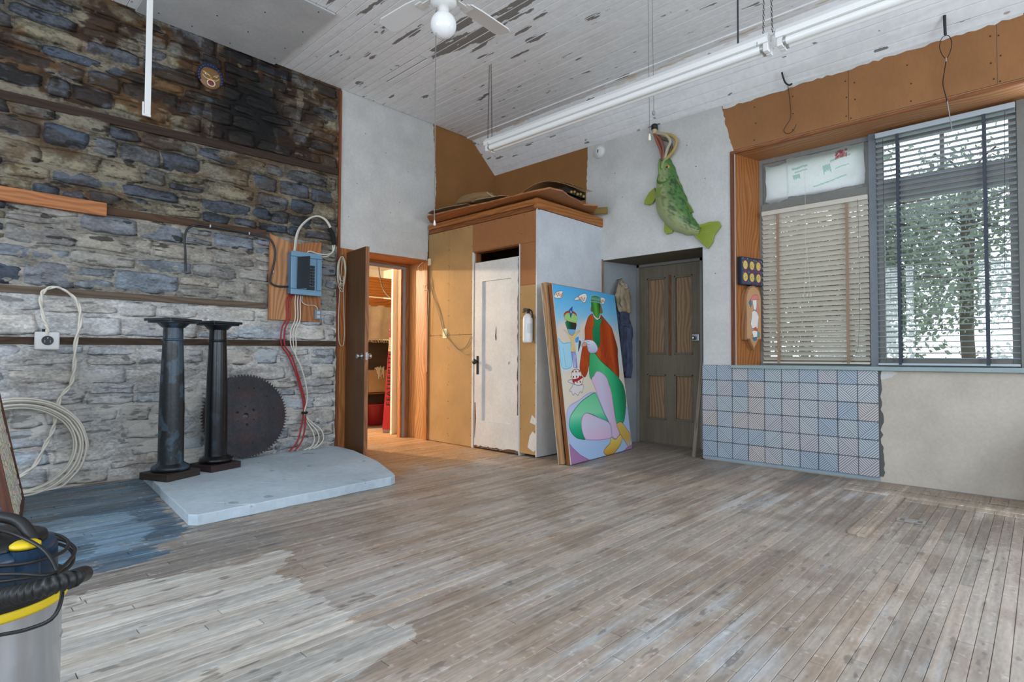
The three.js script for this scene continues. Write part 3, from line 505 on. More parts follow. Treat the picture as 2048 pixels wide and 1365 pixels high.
{
  const b = blind('venetian_blind', 'ivory venetian blind with nearly closed slats beside the plywood jamb', 3.545, 4.478, 2.535, 0.99, GZ + 0.075, -0.80, mSlat, [0.155, 0.765], M(0x9b836c, 0.9), 0.03);
  for (const [p, q] of [[[0.42, 2.9, 0.05], [0.42, 1.92, 0.045]], [[0.43, 2.12, 0.05], [0.40, 1.66, 0.045]], [[0.43, 2.12, 0.05], [0.455, 1.66, 0.045]]]) mesh('lift_cord', rod(p, q, 0.0014), mCableWhite, b);
  for (const x of [0.39, 0.425, 0.46]) mesh('tassel', lathe([[0, 0], [0.007, 0.002], [0.004, 0.03], [0, 0.032]], 10).translate(x, 1.63, 0.045), mCableWhite, b);
  mesh('tilt_cord', tube([[0.86, 2.5, 0.04], [0.865, 1.8, 0.045], [0.86, 1.3, 0.05], [0.82, 1.05, 0.05], [0.72, 1.0, 0.05]], 0.0015, 30, 5), M(0x6d6258, 0.8), b);
  const c = blind('venetian_blind', 'tall open venetian blind with dark tapes in front of the trees', 4.548, 5.488, 3.065, 0.985, GZ + 0.10, -0.10, mSlatBacklit, [0.165, 0.75], M(0x454b54, 0.9), 0.06);
  for (const [p, q] of [[[0.06, 3.0, 0.035], [0.06, 1.55, 0.04]], [[0.88, 3.0, 0.035], [0.86, 1.75, 0.04]]]) mesh('lift_cord', rod(p, q, 0.0015), mCableBlack, c);
}
// sheets pinned over the transom light
{
  const sheet = (name, label, cat, pts, seed, mat, u) => {
    const [x0, x1, y0, y1] = pts, nx = 26, ny = 14, g = new THREE.PlaneGeometry(x1 - x0, y1 - y0, nx, ny); g.translate((x0 + x1) / 2, (y0 + y1) / 2, GZ + 0.052);
    const p = g.attributes.position; for (let i = 0; i < p.count; i++) { const x = p.getX(i), y = p.getY(i); p.setZ(i, p.getZ(i) + (fbm(x * 9 + seed, y * 7, 3, 211) - 0.5) * 0.028); p.setY(i, y + (fbm(x * 8, seed, 2, 215) - 0.5) * 0.03 - 0.03 * Math.sin((x - x0) / (x1 - x0) * 3.14) * (y > (y0 + y1) / 2 ? 0.4 : 0.6)); p.setX(i, x + (fbm(y * 14, seed + 4, 2, 218) - 0.5) * 0.02); }
    g.computeVertexNormals(); return tag(mesh(name, g, mat), label, cat);
  };
  const print = ctex(512, 256, (c, w, h) => {
    c.fillStyle = '#e9eef0'; c.fillRect(0, 0, w, h); const r = rng(5);
    for (let i = 0; i < 900; i++) { c.strokeStyle = `rgba(${90 + r() * 60},${110 + r() * 60},${120 + r() * 50},0.18)`; c.beginPath(); const x = r() * w, y = r() * h; c.moveTo(x, y); c.lineTo(x + (r() - 0.5) * 30, y + (r() - 0.5) * 22); c.stroke(); }
    c.fillStyle = 'rgba(60,150,120,0.55)'; for (const [x, y, a, b] of [[40, 70, 110, 16], [45, 118, 46, 34], [250, 88, 50, 60], [300, 62, 130, 15], [180, 200, 220, 10], [60, 96, 90, 9], [330, 120, 90, 8]]) { c.save(); c.translate(x, y); c.rotate(-0.12); for (let k = 0; k < a; k += 5) c.fillRect(k, r() * 3, 3.4, b * (0.6 + r() * 0.4)); c.restore(); }
    c.fillStyle = 'rgba(190,60,70,0.5)'; for (let k = 0; k < 60; k++) { c.beginPath(); c.arc(370 + (r() - 0.5) * 70, 40 + (r() - 0.5) * 44, 2 + r() * 6, 0, 7); c.fill(); }
  });
  const tr = (o) => new THREE.MeshPhysicalMaterial({ roughness: 1, transmission: 0.85, thickness: 0, side: THREE.DoubleSide, ...o });
  sheet('paper_sheet', 'plain white sheet pinned over the transom light', 'sheet', [3.575, 3.79, 2.64, 3.01], 2, tr({ color: 0xe8ecef }));
  sheet('plastic_sack', 'printed white plastic sack pinned flat over the transom light', 'sack', [3.775, 4.45, 2.655, 3.04], 6, tr({ map: print }));
}
// ---------------------------------------------------------------- outdoors
{
  const lawn = mesh('lawn', new THREE.PlaneGeometry(60, 40, 1, 1).rotateX(-Math.PI / 2).translate(4, -1.2, -21.5), M(0x6b7d52, 1)); lawn.userData.kind = 'structure'; tag(lawn, 'mown lawn outside the window', 'lawn');
  const leafG = new THREE.BufferGeometry(); leafG.setAttribute('position', new THREE.Float32BufferAttribute([0, 0, 0, -0.32, 0.45, 0.06, 0, 1, 0.1, 0, 0, 0, 0, 1, 0.1, 0.32, 0.45, 0.06], 3)); leafG.computeVertexNormals();
  const mLeaf = new THREE.MeshPhysicalMaterial({ color: 0x8d9a84, roughness: 0.9, transmission: 0.35, thickness: 0, side: THREE.DoubleSide }), mBark = M(0x5a5148, 0.95);
  const tree = (label, x, z, trunk, cy, rx, ry, n, size, seed, droop) => {
    const t = thing('tree', label, 'tree', [x, -1.2, z], 0, 'trees outside the window'), r = rng(seed), gs = [tube([[0, 0, 0], [0.06, trunk * 0.5, 0.03], [-0.04, trunk, 0], [0.05, cy + 1.2 + ry * 0.5, 0.05]], 0.11, 16, 8)], inst = new THREE.InstancedMesh(leafG, mLeaf, n), o = new THREE.Object3D(), col = new THREE.Color();
    const br = []; for (let k = 0; k < 26; k++) { const a = r() * 6.28, e = (r() - 0.35) * 1.3, L = 0.6 + r() * 0.4, bx_ = [0, cy + 1.2 + (r() - 0.5) * ry, 0], tip = [Math.cos(a) * rx * L, bx_[1] + Math.sin(e) * ry * 0.5 - droop * r(), Math.sin(a) * rx * L * 0.8]; br.push([bx_, tip]); gs.push(tube([bx_, [tip[0] * 0.5, (bx_[1] + tip[1]) / 2 + 0.15, tip[2] * 0.5], tip], 0.018, 8, 5)); }
    mesh('trunk', merge(gs), mBark, t);
    for (let i = 0; i < n; i++) {
      const [a, b] = br[Math.floor(r() * br.length)], q = 0.25 + r() * 0.85, s = 0.5 * Math.sqrt(rx * ry);
      o.position.set(lerp(a[0], b[0], q) + (r() - 0.5) * s, lerp(a[1], b[1], q) + (r() - 0.6) * s - droop * r() * 0.6, lerp(a[2], b[2], q) + (r() - 0.5) * s);
      o.rotation.set(r() * 6.28, r() * 6.28, r() * 6.28); o.scale.setScalar(size * (0.6 + r() * 0.8)); o.updateMatrix(); inst.setMatrixAt(i, o.matrix);
      const k = 0.55 + r() * 0.7; inst.setColorAt(i, col.setRGB(k * 0.95, k, k * (0.9 + r() * 0.25)));
    }
    inst.name = 'foliage'; inst.userData.kind = 'stuff'; shade(inst); t.add(inst);
  };
  tree('leafy green tree with drooping boughs close to the window', 3.0, -5.6, 2.2, 2.7, 1.7, 2.3, 11000, 0.095, 5, 0.9);
  tree('thin grey green tree standing behind the leafy one', 4.6, -8.4, 2.6, 3.6, 2.3, 2.4, 9000, 0.10, 9, 0.5);
  tree('low spreading bush like tree by the lawn edge', 6.4, -12.5, 0.6, 0.5, 2.6, 1.0, 7000, 0.12, 15, 0.2);
  tree('pale tall tree farther off across the lawn', 1.4, -11, 3.0, 3.0, 2.6, 2.8, 7000, 0.13, 21, 0.6);
}
// ---------------------------------------------------------------- hearth slab, columns, saw blade
{
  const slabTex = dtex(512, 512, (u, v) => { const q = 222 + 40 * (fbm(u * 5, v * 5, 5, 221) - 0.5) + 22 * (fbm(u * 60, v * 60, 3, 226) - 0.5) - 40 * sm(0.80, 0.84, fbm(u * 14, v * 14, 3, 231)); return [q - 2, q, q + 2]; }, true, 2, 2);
  const mSlab = M(0xd6e5ee, 0.8, { map: slabTex, bumpMap: fine, bumpScale: 0.001 });  // the bluish daylight on the concrete is part of this colour
  const t = thing('hearth_slab', 'thick pale grey concrete hearth slab, bluish daylight in its colour, on the wooden floor', 'slab');
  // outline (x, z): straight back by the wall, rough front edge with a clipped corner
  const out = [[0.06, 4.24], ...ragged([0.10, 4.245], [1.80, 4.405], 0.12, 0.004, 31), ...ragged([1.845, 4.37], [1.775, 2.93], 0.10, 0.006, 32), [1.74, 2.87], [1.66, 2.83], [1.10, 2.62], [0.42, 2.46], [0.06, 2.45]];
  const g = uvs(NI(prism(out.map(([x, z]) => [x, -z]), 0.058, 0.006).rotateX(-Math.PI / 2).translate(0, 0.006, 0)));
  // hairline cracks and a spalled nick, cut as real grooves
  const groove = (pts, w) => { const L = pts.map(([x, z], i) => [x + w * (0.5 + 0.5 * Math.sin(i * 2.1)), z + w * 0.6]); return uvs(NI(prism(pts.concat(L.reverse()).map(([x, z]) => [x, -z]), 0.03).rotateX(-Math.PI / 2).translate(0, 0.052, 0))); };
  const ev = new Evaluator(); ev.attributes = ['position', 'normal', 'uv']; ev.useGroups = false; let cutSlab = new Brush(g); cutSlab.updateMatrixWorld();
  for (const [p, w] of [[[[1.60, 4.20], [1.66, 4.15], [1.70, 4.16], [1.78, 4.11]], 0.014], [[[1.77, 4.11], [1.84, 4.02], [1.88, 4.0]], 0.022], [[[1.55, 3.25], [1.70, 3.20], [1.80, 3.16]], 0.010], [[[1.05, 3.02], [1.12, 2.99], [1.14, 3.0]], 0.02], [[[1.2, 3.75], [1.35, 3.66]], 0.008]]) { const k = new Brush(groove(p, w)); k.updateMatrixWorld(); cutSlab = ev.evaluate(cutSlab, k, SUBTRACTION); }
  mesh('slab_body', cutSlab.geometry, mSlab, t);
}
{
  const tex = (s, amt) => dtex(512, 512, (u, v) => { const n = fbm(u * 7, v * 9, 5, s), q = 120 + 60 * (fbm(u * 50, v * 70, 3, s + 3) - 0.5), k = sm(0.58 - amt, 0.70 - amt, n); return [q + k * 70, q + k * 92, q + k * 108]; }, true, 1, 1);
  const column = (label, x, z, ry, s, mat, mPl) => {
    const t = thing('column', label, 'column', [x, 0.071, z], ry, 'black columns on the hearth slab'), cyl = (p) => { const g = lathe(p, 48); const uv = g.attributes.uv; for (let i = 0; i < uv.count; i++) uv.setXY(i, uv.getX(i), g.attributes.position.getY(i)); return g; };
    mesh('plinth', bx(-0.145 * s, 0.145 * s, 0, 0.055, -0.145 * s, 0.145 * s, 'x', 0.004), mPl, t);
    mesh('base_ring', cyl([[0.09, 0.055], [0.118, 0.056], [0.132, 0.068], [0.135, 0.082], [0.126, 0.096], [0.108, 0.102], [0.104, 0.110], [0.09, 0.115]].map(([r, y]) => [r * s, y])), mat, t);
    mesh('shaft', cyl([[0.092, 0.108], [0.089, 0.13], [0.0885, 0.3], [0.0875, 0.55], [0.082, 0.8], [0.074, 1.02], [0.070, 1.095]].map(([r, y]) => [r * s, y])), mat, t);
    mesh('neck_ring', cyl([[0.069, 1.085], [0.078, 1.088], [0.080, 1.096], [0.078, 1.103], [0.069, 1.106]].map(([r, y]) => [r * s, y])), mat, t);
    mesh('neck', cyl([[0.070, 1.10], [0.069, 1.19], [0.072, 1.198]].map(([r, y]) => [r * s, y])), mat, t);
    mesh('capital', cyl([[0.070, 1.19], [0.082, 1.196], [0.095, 1.21], [0.110, 1.224], [0.114, 1.230], [0.10, 1.232]].map(([r, y]) => [r * s, y])), mat, t);
    mesh('abacus', [bx(-0.122 * s, 0.122 * s, 1.228, 1.243, -0.122 * s, 0.122 * s, null, 0.003), bx(-0.140 * s, 0.140 * s, 1.242, 1.262, -0.140 * s, 0.140 * s, null, 0.003)], mat, t);
  };
  column('black wooden column with pale worn patches down its shaft', 0.545, 4.165, 0.42, 1.02, M(0x525c64, 0.36, { map: tex(241, 0.08) }), woodMat(0x3a2f2c, 0.6));
  column('smooth black wooden column with scratches, in front of the saw blade', 0.43, 3.79, 0.30, 0.97, M(0x2c333a, 0.28, { map: tex(251, -0.06) }), woodMat(0x38262a, 0.55));
  // circular saw blade leaning on the wall
  const b = thing('saw_blade', 'large rusty circular saw blade leaning against the stone wall', 'saw blade', [0.13, 0.073, 3.42]), n = 84, Ro = 0.398, pts = [];
  for (let i = 0; i < n; i++) { const a = -i / n * 6.2832, d = 6.2832 / n; pts.push([Math.cos(a) * Ro, Math.sin(a) * Ro], [Math.cos(a - d * 0.25) * Ro * 0.985, Math.sin(a - d * 0.25) * Ro * 0.985], [Math.cos(a - d * 0.55) * Ro * 0.945, Math.sin(a - d * 0.55) * Ro * 0.945], [Math.cos(a - d * 0.92) * Ro * 0.955, Math.sin(a - d * 0.92) * Ro * 0.955]); }
  const hs = [hole(0, 0, 0.027)]; for (let k = 0; k < 3; k++) hs.push(hole(Math.cos(k * 2.094 + 0.6) * 0.085, Math.sin(k * 2.094 + 0.6) * 0.085, 0.014)); for (let k = 0; k < 3; k++) hs.push(hole(Math.cos(k * 2.094 + 1.6) * 0.085, Math.sin(k * 2.094 + 1.6) * 0.085, 0.006)); for (let k = 0; k < 12; k++) hs.push(hole(Math.cos(k * 0.5236 + 0.2) * 0.27, Math.sin(k * 0.5236 + 0.2) * 0.27, 0.006)); hs.push(hole(-0.034, 0.004, 0.012));
  hs.pop();
  const st = dtex(512, 512, (u, v) => { const q = 150 + 90 * (fbm(u * 6, v * 6, 5, 261) - 0.5) + 40 * (fbm(u * 60, v * 60, 2, 266) - 0.5), k = sm(0.56, 0.7, fbm(u * 8, v * 8, 4, 268)); return [q + 30 * k, q - 6 * k, q - 14 * k]; }, true, 0.9, 0.9);
  const g = uvs(NI(prism(pts, 0.005, 0, hs).rotateY(Math.PI / 2))); g.rotateZ(0.13); g.translate(-0.022, Ro, 0);
  mesh('blade_disc', g, M(0x57545c, 0.5, { metalness: 0.35, map: st }), b);
}
// ---------------------------------------------------------------- things on the stone wall
tag(mesh('timber_batten', bx(0.032, 0.07, 2.178, 2.285, 4.535, 5.6, 'z', 0.003), woodMat(0xc07c48, 0.6)), 'orange pine batten fixed along the stone wall', 'batten');
{
  const t = thing('backing_board', 'pale split plywood board behind the breaker panel', 'board', [0.035, 0, 0]);
  mesh('plywood_sheet', [sheetX([[3.195, 1.40], [2.650, 1.402], [2.650, 2.25], ...ragged([2.86, 2.21], [3.0, 2.19], 0.03, 0.012, 44), ...ragged([3.06, 2.19], [3.195, 2.262], 0.05, 0.004, 45)].map(([z, y]) => [z, y]).reverse(), 0.02)].map((g) => uvs(g, 'y')), woodMat(0xb9794a, 0.65), t);
  mesh('delaminated_ply', [sheetX([...ragged([3.03, 1.404], [3.0, 2.2], 0.06, 0.014, 46), [3.19, 2.25], [3.19, 1.404]].reverse(), 0.006, 0.02)].map((g) => uvs(g, 'y', 1.3, 0.2)), woodMat(0xc89265, 0.65), t, 'lifted face veneer with a split edge');
}
{
  const t = thing('breaker_panel', 'blue grey electrical breaker panel with its flap hanging open', 'breaker panel', [0.056, 1.69, 2.86]);
  const mB = M(0x5f7f98, 0.4, { metalness: 0.2 }), mB2 = M(0x6f94ad, 0.35, { metalness: 0.2 });
  mesh('box', bx(0, 0.095, -0.02, 0.40, -0.155, 0.155, null, 0.004), mB, t);
  mesh('cover_frame', [bx(0.095, 0.112, -0.03, 0.03, -0.165, 0.165, null, 0.006), bx(0.095, 0.112, 0.355, 0.41, -0.165, 0.165, null, 0.006), bx(0.095, 0.1115, 0.03, 0.355, 0.105, 0.165, null, 0.006), bx(0.095, 0.1115, 0.03, 0.355, -0.165, -0.110, null, 0.006)], mB2, t);
  mesh('dead_front', bx(0.095, 0.1, 0.02, 0.36, -0.115, 0.11), mB2, t);
  const br = []; for (let c = 0; c < 2; c++) for (let k = 0; k < 7; k++) mesh('breaker', bx(0.1, 0.112, 0.075 + k * 0.03, 0.100 + k * 0.03, -0.085 + c * 0.042, -0.049 + c * 0.042, null, 0.002), mBlack, t);
  mesh('main_breaker', bx(0.1, 0.113, 0.03, 0.068, -0.085, -0.007, null, 0.002), mBlack, t);
  const f = mesh('panel_door', bx(0, 0.003, 0.028, 0.352, 0, 0.155), M(0x33383d, 0.45, { metalness: 0.3 }), t, 'dark sheet metal flap'); f.position.set(0.112, 0, 0.105); f.rotation.y = 1.95; f.rotation.z = -0.02;
}
{
  const t = thing('range_outlet', 'square white range receptacle box on the dark strip', 'outlet', [0.03, 1.08, 4.89]);
  mesh('box', bx(0, 0.05, 0, 0.138, -0.075, 0.075, null, 0.012), M(0xd9d8d4, 0.4), t);
  mesh('socket_face', new THREE.CylinderGeometry(0.036, 0.036, 0.008, 28).rotateZ(Math.PI / 2).translate(0.052, 0.072, 0), mBlack, t, 'round black socket');
  mesh('socket_slot', [bx(0.055, 0.0575, 0.055, 0.075, 0.014, 0.019), bx(0.055, 0.0575, 0.055, 0.075, -0.019, -0.014), bx(0.055, 0.0575, 0.084, 0.096, -0.004, 0.004)], M(0x8d8d8d, 0.5), t);
  mesh('bracket', [bx(0, 0.02, 0.132, 0.16, -0.012, 0.03)], mIron, t);
}
{
  const t = thing('utility_outlet', 'small grey metal receptacle on the corner of the backing board', 'outlet', [0.058, 1.425, 2.69]);
  mesh('box', bx(0, 0.035, 0, 0.105, -0.034, 0.034, null, 0.004), M(0x7a8790, 0.5), t);
  for (const y of [0.03, 0.072]) mesh('receptacle', bx(0.035, 0.039, y - 0.015, y + 0.015, -0.017, 0.017, null, 0.006), M(0xb9bfc2, 0.4), t);
}
const X = (x, list) => list.map(([y, z]) => [x, y, z]);
{
  const t = thing('steel_conduit', 'black armoured cable run along the strip into the breaker panel', 'cable');
  mesh('cable_run', tube(X(0.055, [[1.80, 3.935], [1.86, 3.938], [1.965, 3.949], [2.099, 3.955], [2.179, 3.932], [2.229, 3.851], [2.232, 3.746], [2.229, 3.525], [2.215, 3.314], [2.193, 3.202], [2.10, 3.155], [1.949, 3.163], [1.83, 3.19], [1.77, 3.195], [1.738, 3.14], [1.742, 3.01]]).map(([x, y, z], i) => [i < 2 ? 0.035 : i > 8 ? 0.08 : 0.06, y, z]), 0.0095, 90, 8), mCableBlack, t);
  for (const [y, z] of [[2.234, 3.75], [2.222, 3.40], [1.88, 3.165]]) mesh('clip', bx(0.045, 0.074, y - 0.013, y + 0.013, z - 0.006, z + 0.006, null, 0.002), mSteel, t);
}
{
  const t = thing('service_cable', 'white cable loop rising from the breaker panel to black tape', 'cable'), o = (dx, dz, dy) => X(0.075, [[2.08, 2.95], [2.17, 2.94], [2.26, 2.930], [2.37, 2.889], [2.484, 2.782], [2.52, 2.699], [2.498, 2.613], [2.428, 2.554], [2.354, 2.515], [2.26, 2.505]]).map(([x, y, z]) => [x + dx, y + dy, z + dz]);
  mesh('white_cable', tube(o(0, 0, 0), 0.0095, 60, 8), mCableWhite, t); mesh('white_cable', tube(o(0.012, 0.016, -0.006), 0.008, 60, 8), mCableWhite, t);
  mesh('taped_joint', tube(X(0.082, [[2.415, 2.572], [2.34, 2.53], [2.24, 2.512]]), 0.025, 20, 10), mBlackMatt, t, 'wad of black tape');
  for (const k of [0, 1]) mesh('white_cable', tube(X(0.08 - k * 0.01, [[2.25, 2.505 + k * 0.02], [2.16, 2.53], [2.125 - k * 0.02, 2.60], [2.12 - k * 0.03, 2.70], [2.13 - k * 0.05, 2.80], [2.09, 2.83 + k * 0.01]]), 0.007, 40, 8), mCableWhite, t);
}
{
  const red = (k) => X(0.06, [[1.665, 2.985], [1.61, 3.02], [1.41, 3.02], [1.33, 3.06], [1.15, 3.064], [1.053, 2.998], [0.874, 2.915], [0.694, 2.859], [0.589, 2.830], [0.455, 2.822], [0.335, 2.864], [0.17, 2.91], [0.082, 2.99]]).map(([x, y, z], i) => [x + (i > 9 ? 0.05 : 0) + k * 0.004, y, z - k * 0.032 * (i > 5 && i < 10 ? 0.55 : i >= 10 ? 1.1 + (i - 10) * 0.3 : 1)]);
  const white = (k) => X(0.07, [[1.665, 2.93], [1.60, 2.935], [1.41, 2.933], [1.30, 2.975], [1.15, 2.971], [1.05, 2.92], [0.93, 2.862], [0.717, 2.80], [0.587, 2.79], [0.455, 2.815], [0.37, 2.795 - k * 0.02], [0.26, 2.75 - k * 0.05], [0.17, 2.73 - k * 0.05], [0.11, 2.76 - k * 0.04], [0.082, 2.84 - k * 0.05]]).map(([x, y, z], i) => [x + (i > 10 ? 0.05 : 0), y, z - (i < 5 ? k * 0.027 : 0)]);
  const cb = thing('cable_bundle', 'tied bundle of red and white cables hanging from the breaker panel to the slab', 'cables');
  for (let k = 0; k < 2; k++) mesh('red_cable', tube(red(k), 0.0085, 90, 8), mCableRed, cb, 'red cable');
  for (let k = 0; k < 3; k++) mesh('white_wire', tube(white(k), 0.006, 90, 7), mCableWhite, cb, 'white wire');
  mesh('branch_wire', tube([[0.075, 1.66, 2.86], [0.075, 1.60, 2.862], [0.075, 1.572, 2.82], [0.075, 1.572, 2.74], [0.075, 1.555, 2.70], [0.075, 1.525, 2.69]], 0.0045, 40, 6), mCableWhite, cb);
  mesh('cable_tie', new THREE.TorusGeometry(0.024, 0.008, 8, 18).rotateX(Math.PI / 2).scale(0.7, 1.6, 1.1).translate(0.064, 0.455, 2.812), mBlackMatt, cb, 'black tie');
}
{
  const pts = X(0.075, [[1.20, 4.89], [1.25, 4.892], [1.31, 4.912], [1.462, 4.935], [1.532, 4.917], [1.567, 4.851], [1.533, 4.774], [1.459, 4.712], [1.321, 4.691], [1.122, 4.718], [0.925, 4.724], [0.808, 4.743], [0.713, 4.803], [0.579, 4.824], [0.465, 4.843], [0.355, 4.885], [0.20, 4.95], [0.12, 5.05]]);
  const t = thing('range_cable', 'twisted white cable looping from the range receptacle down to a coil', 'cable');
  for (const k of [0, 1]) mesh('strand', tube(new THREE.CatmullRomCurve3(pts.map((p) => V(...p))).getPoints(150).map((p, i) => [p.x + Math.cos(i * 0.42 + k * 3.14) * 0.007, p.y + Math.sin(i * 0.42 + k * 3.14) * 0.003, p.z + Math.sin(i * 0.42 + k * 3.14) * 0.007]), 0.0085, 300, 7), mCableWhite, t);
  mesh('staple', bx(0.02, 0.065, 1.55, 1.585, 4.868, 4.876), mIron, t);
  const c = thing('cable_coil', 'big loose coil of white cable on the floor against the stone', 'cable coil', [0.165, 0, 5.06]), r = rng(8);
  for (let k = 0; k < 7; k++) { const a = [], R0 = 0.325 + k * 0.011 + (r() - 0.5) * 0.02, cy = 0.345 + (r() - 0.5) * 0.02; for (let i = 0; i < 28; i++) { const th = i / 28 * 6.2832; a.push([(0.015 * (k % 3)) - 0.05 * Math.sin(th) + (r() - 0.5) * 0.008, Math.max(0.012 + k * 0.006, cy + Math.sin(th) * R0 * 0.95), Math.cos(th) * R0 * 1.06 + (r() - 0.5) * 0.006]); } mesh('cable_turn', tube(a, 0.0078, 110, 7, true), mCableWhite, c); }
  for (const th of [0.75, 4.9]) mesh('wire_tie', new THREE.TorusGeometry(0.05, 0.003, 6, 20).scale(0.7, 1, 1).rotateY(0.3).rotateX(-th).translate(-0.02, 0.345 + Math.sin(th) * 0.35, Math.cos(th) * 0.37), mIron, c);
}
{
  const t = thing('rope_hank', 'hank of thin pale rope hung on the stud beside the brown door', 'rope', [0.04, 0, 2.40]), r = rng(14), mR = M(0xd7cdb8, 0.85);
  for (let k = 0; k < 5; k++) mesh('rope_loop', tube([[0.012, 2.14, 0.0], [0.014 + k * 0.003, 2.05, 0.035 + k * 0.006], [0.016, 1.90 - k * 0.025, 0.03 + (r() - 0.5) * 0.03], [0.018, 1.86 - k * 0.03, 0.0], [0.016, 1.92, -0.03 - (k % 2) * 0.01], [0.014, 2.06, -0.03 + (r() - 0.5) * 0.02]], 0.004, 40, 6, true), mR, t);
  mesh('rope_tail', tube([[0.014, 2.12, 0.0], [0.016, 1.7, 0.03], [0.016, 1.3, 0.035], [0.018, 1.17, 0.02], [0.018, 1.145, -0.01], [0.018, 1.19, -0.028], [0.016, 1.6, -0.024], [0.016, 1.92, -0.012]], 0.0038, 60, 6), mR, t);
  mesh('nail', rod([-0.01, 2.14, 0], [0.035, 2.148, 0], 0.003), mIron, t);
}
{ // painted clay face with an open mouth
  const t = thing('clay_mask', 'small round painted clay face with blue hair, high on the stained stone', 'mask', [0.035, 3.625, 3.765]);
  const P = (z, y, x) => V(x, y, z);
  const dome = new THREE.SphereGeometry(0.1, 40, 24).scale(0.28, 1.06, 1.0); mesh('face', dome, M(0x86623f, 0.5), t);
  const curls = []; for (let k = 0; k < 17; k++) { const a = -0.35 + k / 16 * (Math.PI + 0.7); curls.push(new THREE.SphereGeometry(0.014, 10, 8).translate(0.012, Math.sin(a) * 0.108, Math.cos(a) * 0.1)); } curls.push(new THREE.SphereGeometry(0.075, 24, 12, 0, 6.3, 0, 1.0).scale(0.42, 0.75, 1.15).translate(0.01, 0.048, 0)); mesh('hair', merge(curls), M(0x27345c, 0.5), t, 'dark blue curls');
  mesh('brow', merge([tube([P(0.068, 0.03, 0.024), P(0.035, 0.012, 0.034), P(0.012, -0.006, 0.04)], 0.005, 12, 6), tube([P(-0.068, 0.03, 0.024), P(-0.035, 0.012, 0.034), P(-0.012, -0.006, 0.04)], 0.005, 12, 6), tube([P(0.07, 0.0, 0.02), P(0.04, -0.03, 0.03), P(0.0, -0.03, 0.034), P(-0.04, -0.03, 0.03), P(-0.07, 0.0, 0.02)], 0.004, 24, 6)]), M(0xd6bd6a, 0.5), t, 'gold outlines');
  for (const s of [-1, 1]) { const e = mesh('eye', new THREE.SphereGeometry(0.012, 14, 10).scale(0.5, 0.7, 1.2).translate(0.029, 0.012, s * 0.04), M(0xe8e2cf, 0.4), t); mesh('pupil', new THREE.SphereGeometry(0.005, 10, 8).scale(0.6, 1, 1).translate(0.035, 0.012, s * 0.04), mBlack, e); }
  mesh('nose', new THREE.SphereGeometry(0.017, 14, 10).scale(0.7, 1.1, 0.9).translate(0.032, -0.012, 0), M(0xa06f45, 0.5), t);
  mesh('mouth', new THREE.SphereGeometry(0.03, 18, 12).scale(0.25, 0.9, 1.05).translate(0.026, -0.062, 0), M(0x7b2f3c, 0.5), t, 'open dark red mouth');
  mesh('lips', new THREE.TorusGeometry(0.03, 0.005, 8, 26).rotateY(Math.PI / 2).scale(1, 0.95, 1.08).translate(0.029, -0.062, 0), M(0xe3d3ae, 0.5), t);
}
// ---------------------------------------------------------------- things that hang
{
  const t = thing('ceiling_fan', 'white ceiling fan with an opal globe light and long pull cords', 'ceiling fan', [2.85, 0, 3.30]), mF = M(0xe4e2de, 0.35);
  mesh('canopy', lathe([[0.0, 4.0], [0.07, 4.0], [0.065, 3.96], [0.03, 3.93], [0.0, 3.93]], 28), mF, t);
  mesh('downrod', rod([0, 3.5, 0], [0, 3.95, 0], 0.013), mF, t);
  mesh('motor_housing', lathe([[0, 3.53], [0.06, 3.525], [0.115, 3.49], [0.125, 3.44], [0.12, 3.38], [0.10, 3.36], [0.075, 3.355], [0.085, 3.31], [0.06, 3.285], [0, 3.28]], 36), mF, t);
  mesh('light_fitter', lathe([[0, 3.29], [0.038, 3.288], [0.036, 3.245], [0.045, 3.235], [0, 3.235]], 24), mF, t);
  mesh('globe', new THREE.SphereGeometry(0.083, 32, 24).translate(0, 3.17, 0), M(0xf1efec, 0.18), t, 'opal glass globe');
  for (let k = 0; k < 4; k++) {
    const b = new THREE.Group(); b.name = 'blade'; b.rotation.y = k * Math.PI / 2 + 0.06; t.add(b);
    const g = prism([[0.20, -0.055], [0.30, -0.066], [0.56, -0.07], [0.60, -0.05], [0.60, 0.05], [0.56, 0.07], [0.30, 0.066], [0.20, 0.055]], 0.006, 0.002).rotateX(-Math.PI / 2 + 0.16).translate(0, 3.385, 0);
    mesh('paddle', g, mF, b); mesh('blade_iron', [bx(0.09, 0.21, 3.375, 3.383, -0.02, 0.02, null, 0.003), bx(0.18, 0.24, 3.376, 3.384, -0.04, 0.04, null, 0.003)], mF, b);
  }
  mesh('pull_cord', rod([-0.042, 3.27, 0.03], [-0.042, 1.90, 0.03], 0.0016, 0.0016, 6), M(0x77726c, 0.8), t); mesh('pull_cord', rod([-0.012, 3.27, 0.05], [-0.012, 1.90, 0.05], 0.0016, 0.0016, 6), M(0x77726c, 0.8), t);
  mesh('cord_tassel', lathe([[0, 0], [0.008, 0.004], [0.007, 0.02], [0.003, 0.036], [0, 0.038]], 12).translate(-0.012, 1.865, 0.05), mCableWhite, t);
}
function chain(a, b, n, name, parent) {   // oval links, alternately turned
  const A = V(...a), B = V(...b), g = [], d = B.clone().sub(A), L = d.length() / n, q = new THREE.Quaternion().setFromUnitVectors(V(0, 1, 0), d.clone().normalize());
  for (let i = 0; i < n; i++) { const k = new THREE.TorusGeometry(0.0062, 0.0017, 5, 10).scale(1, L / 0.0124 * 0.78, 1).rotateY((i % 2) * Math.PI / 2).applyQuaternion(q), c = A.clone().addScaledVector(d, (i + 0.5) / n); g.push(k.translate(c.x, c.y, c.z)); }
  return mesh(name, merge(g), mIron, parent);
}
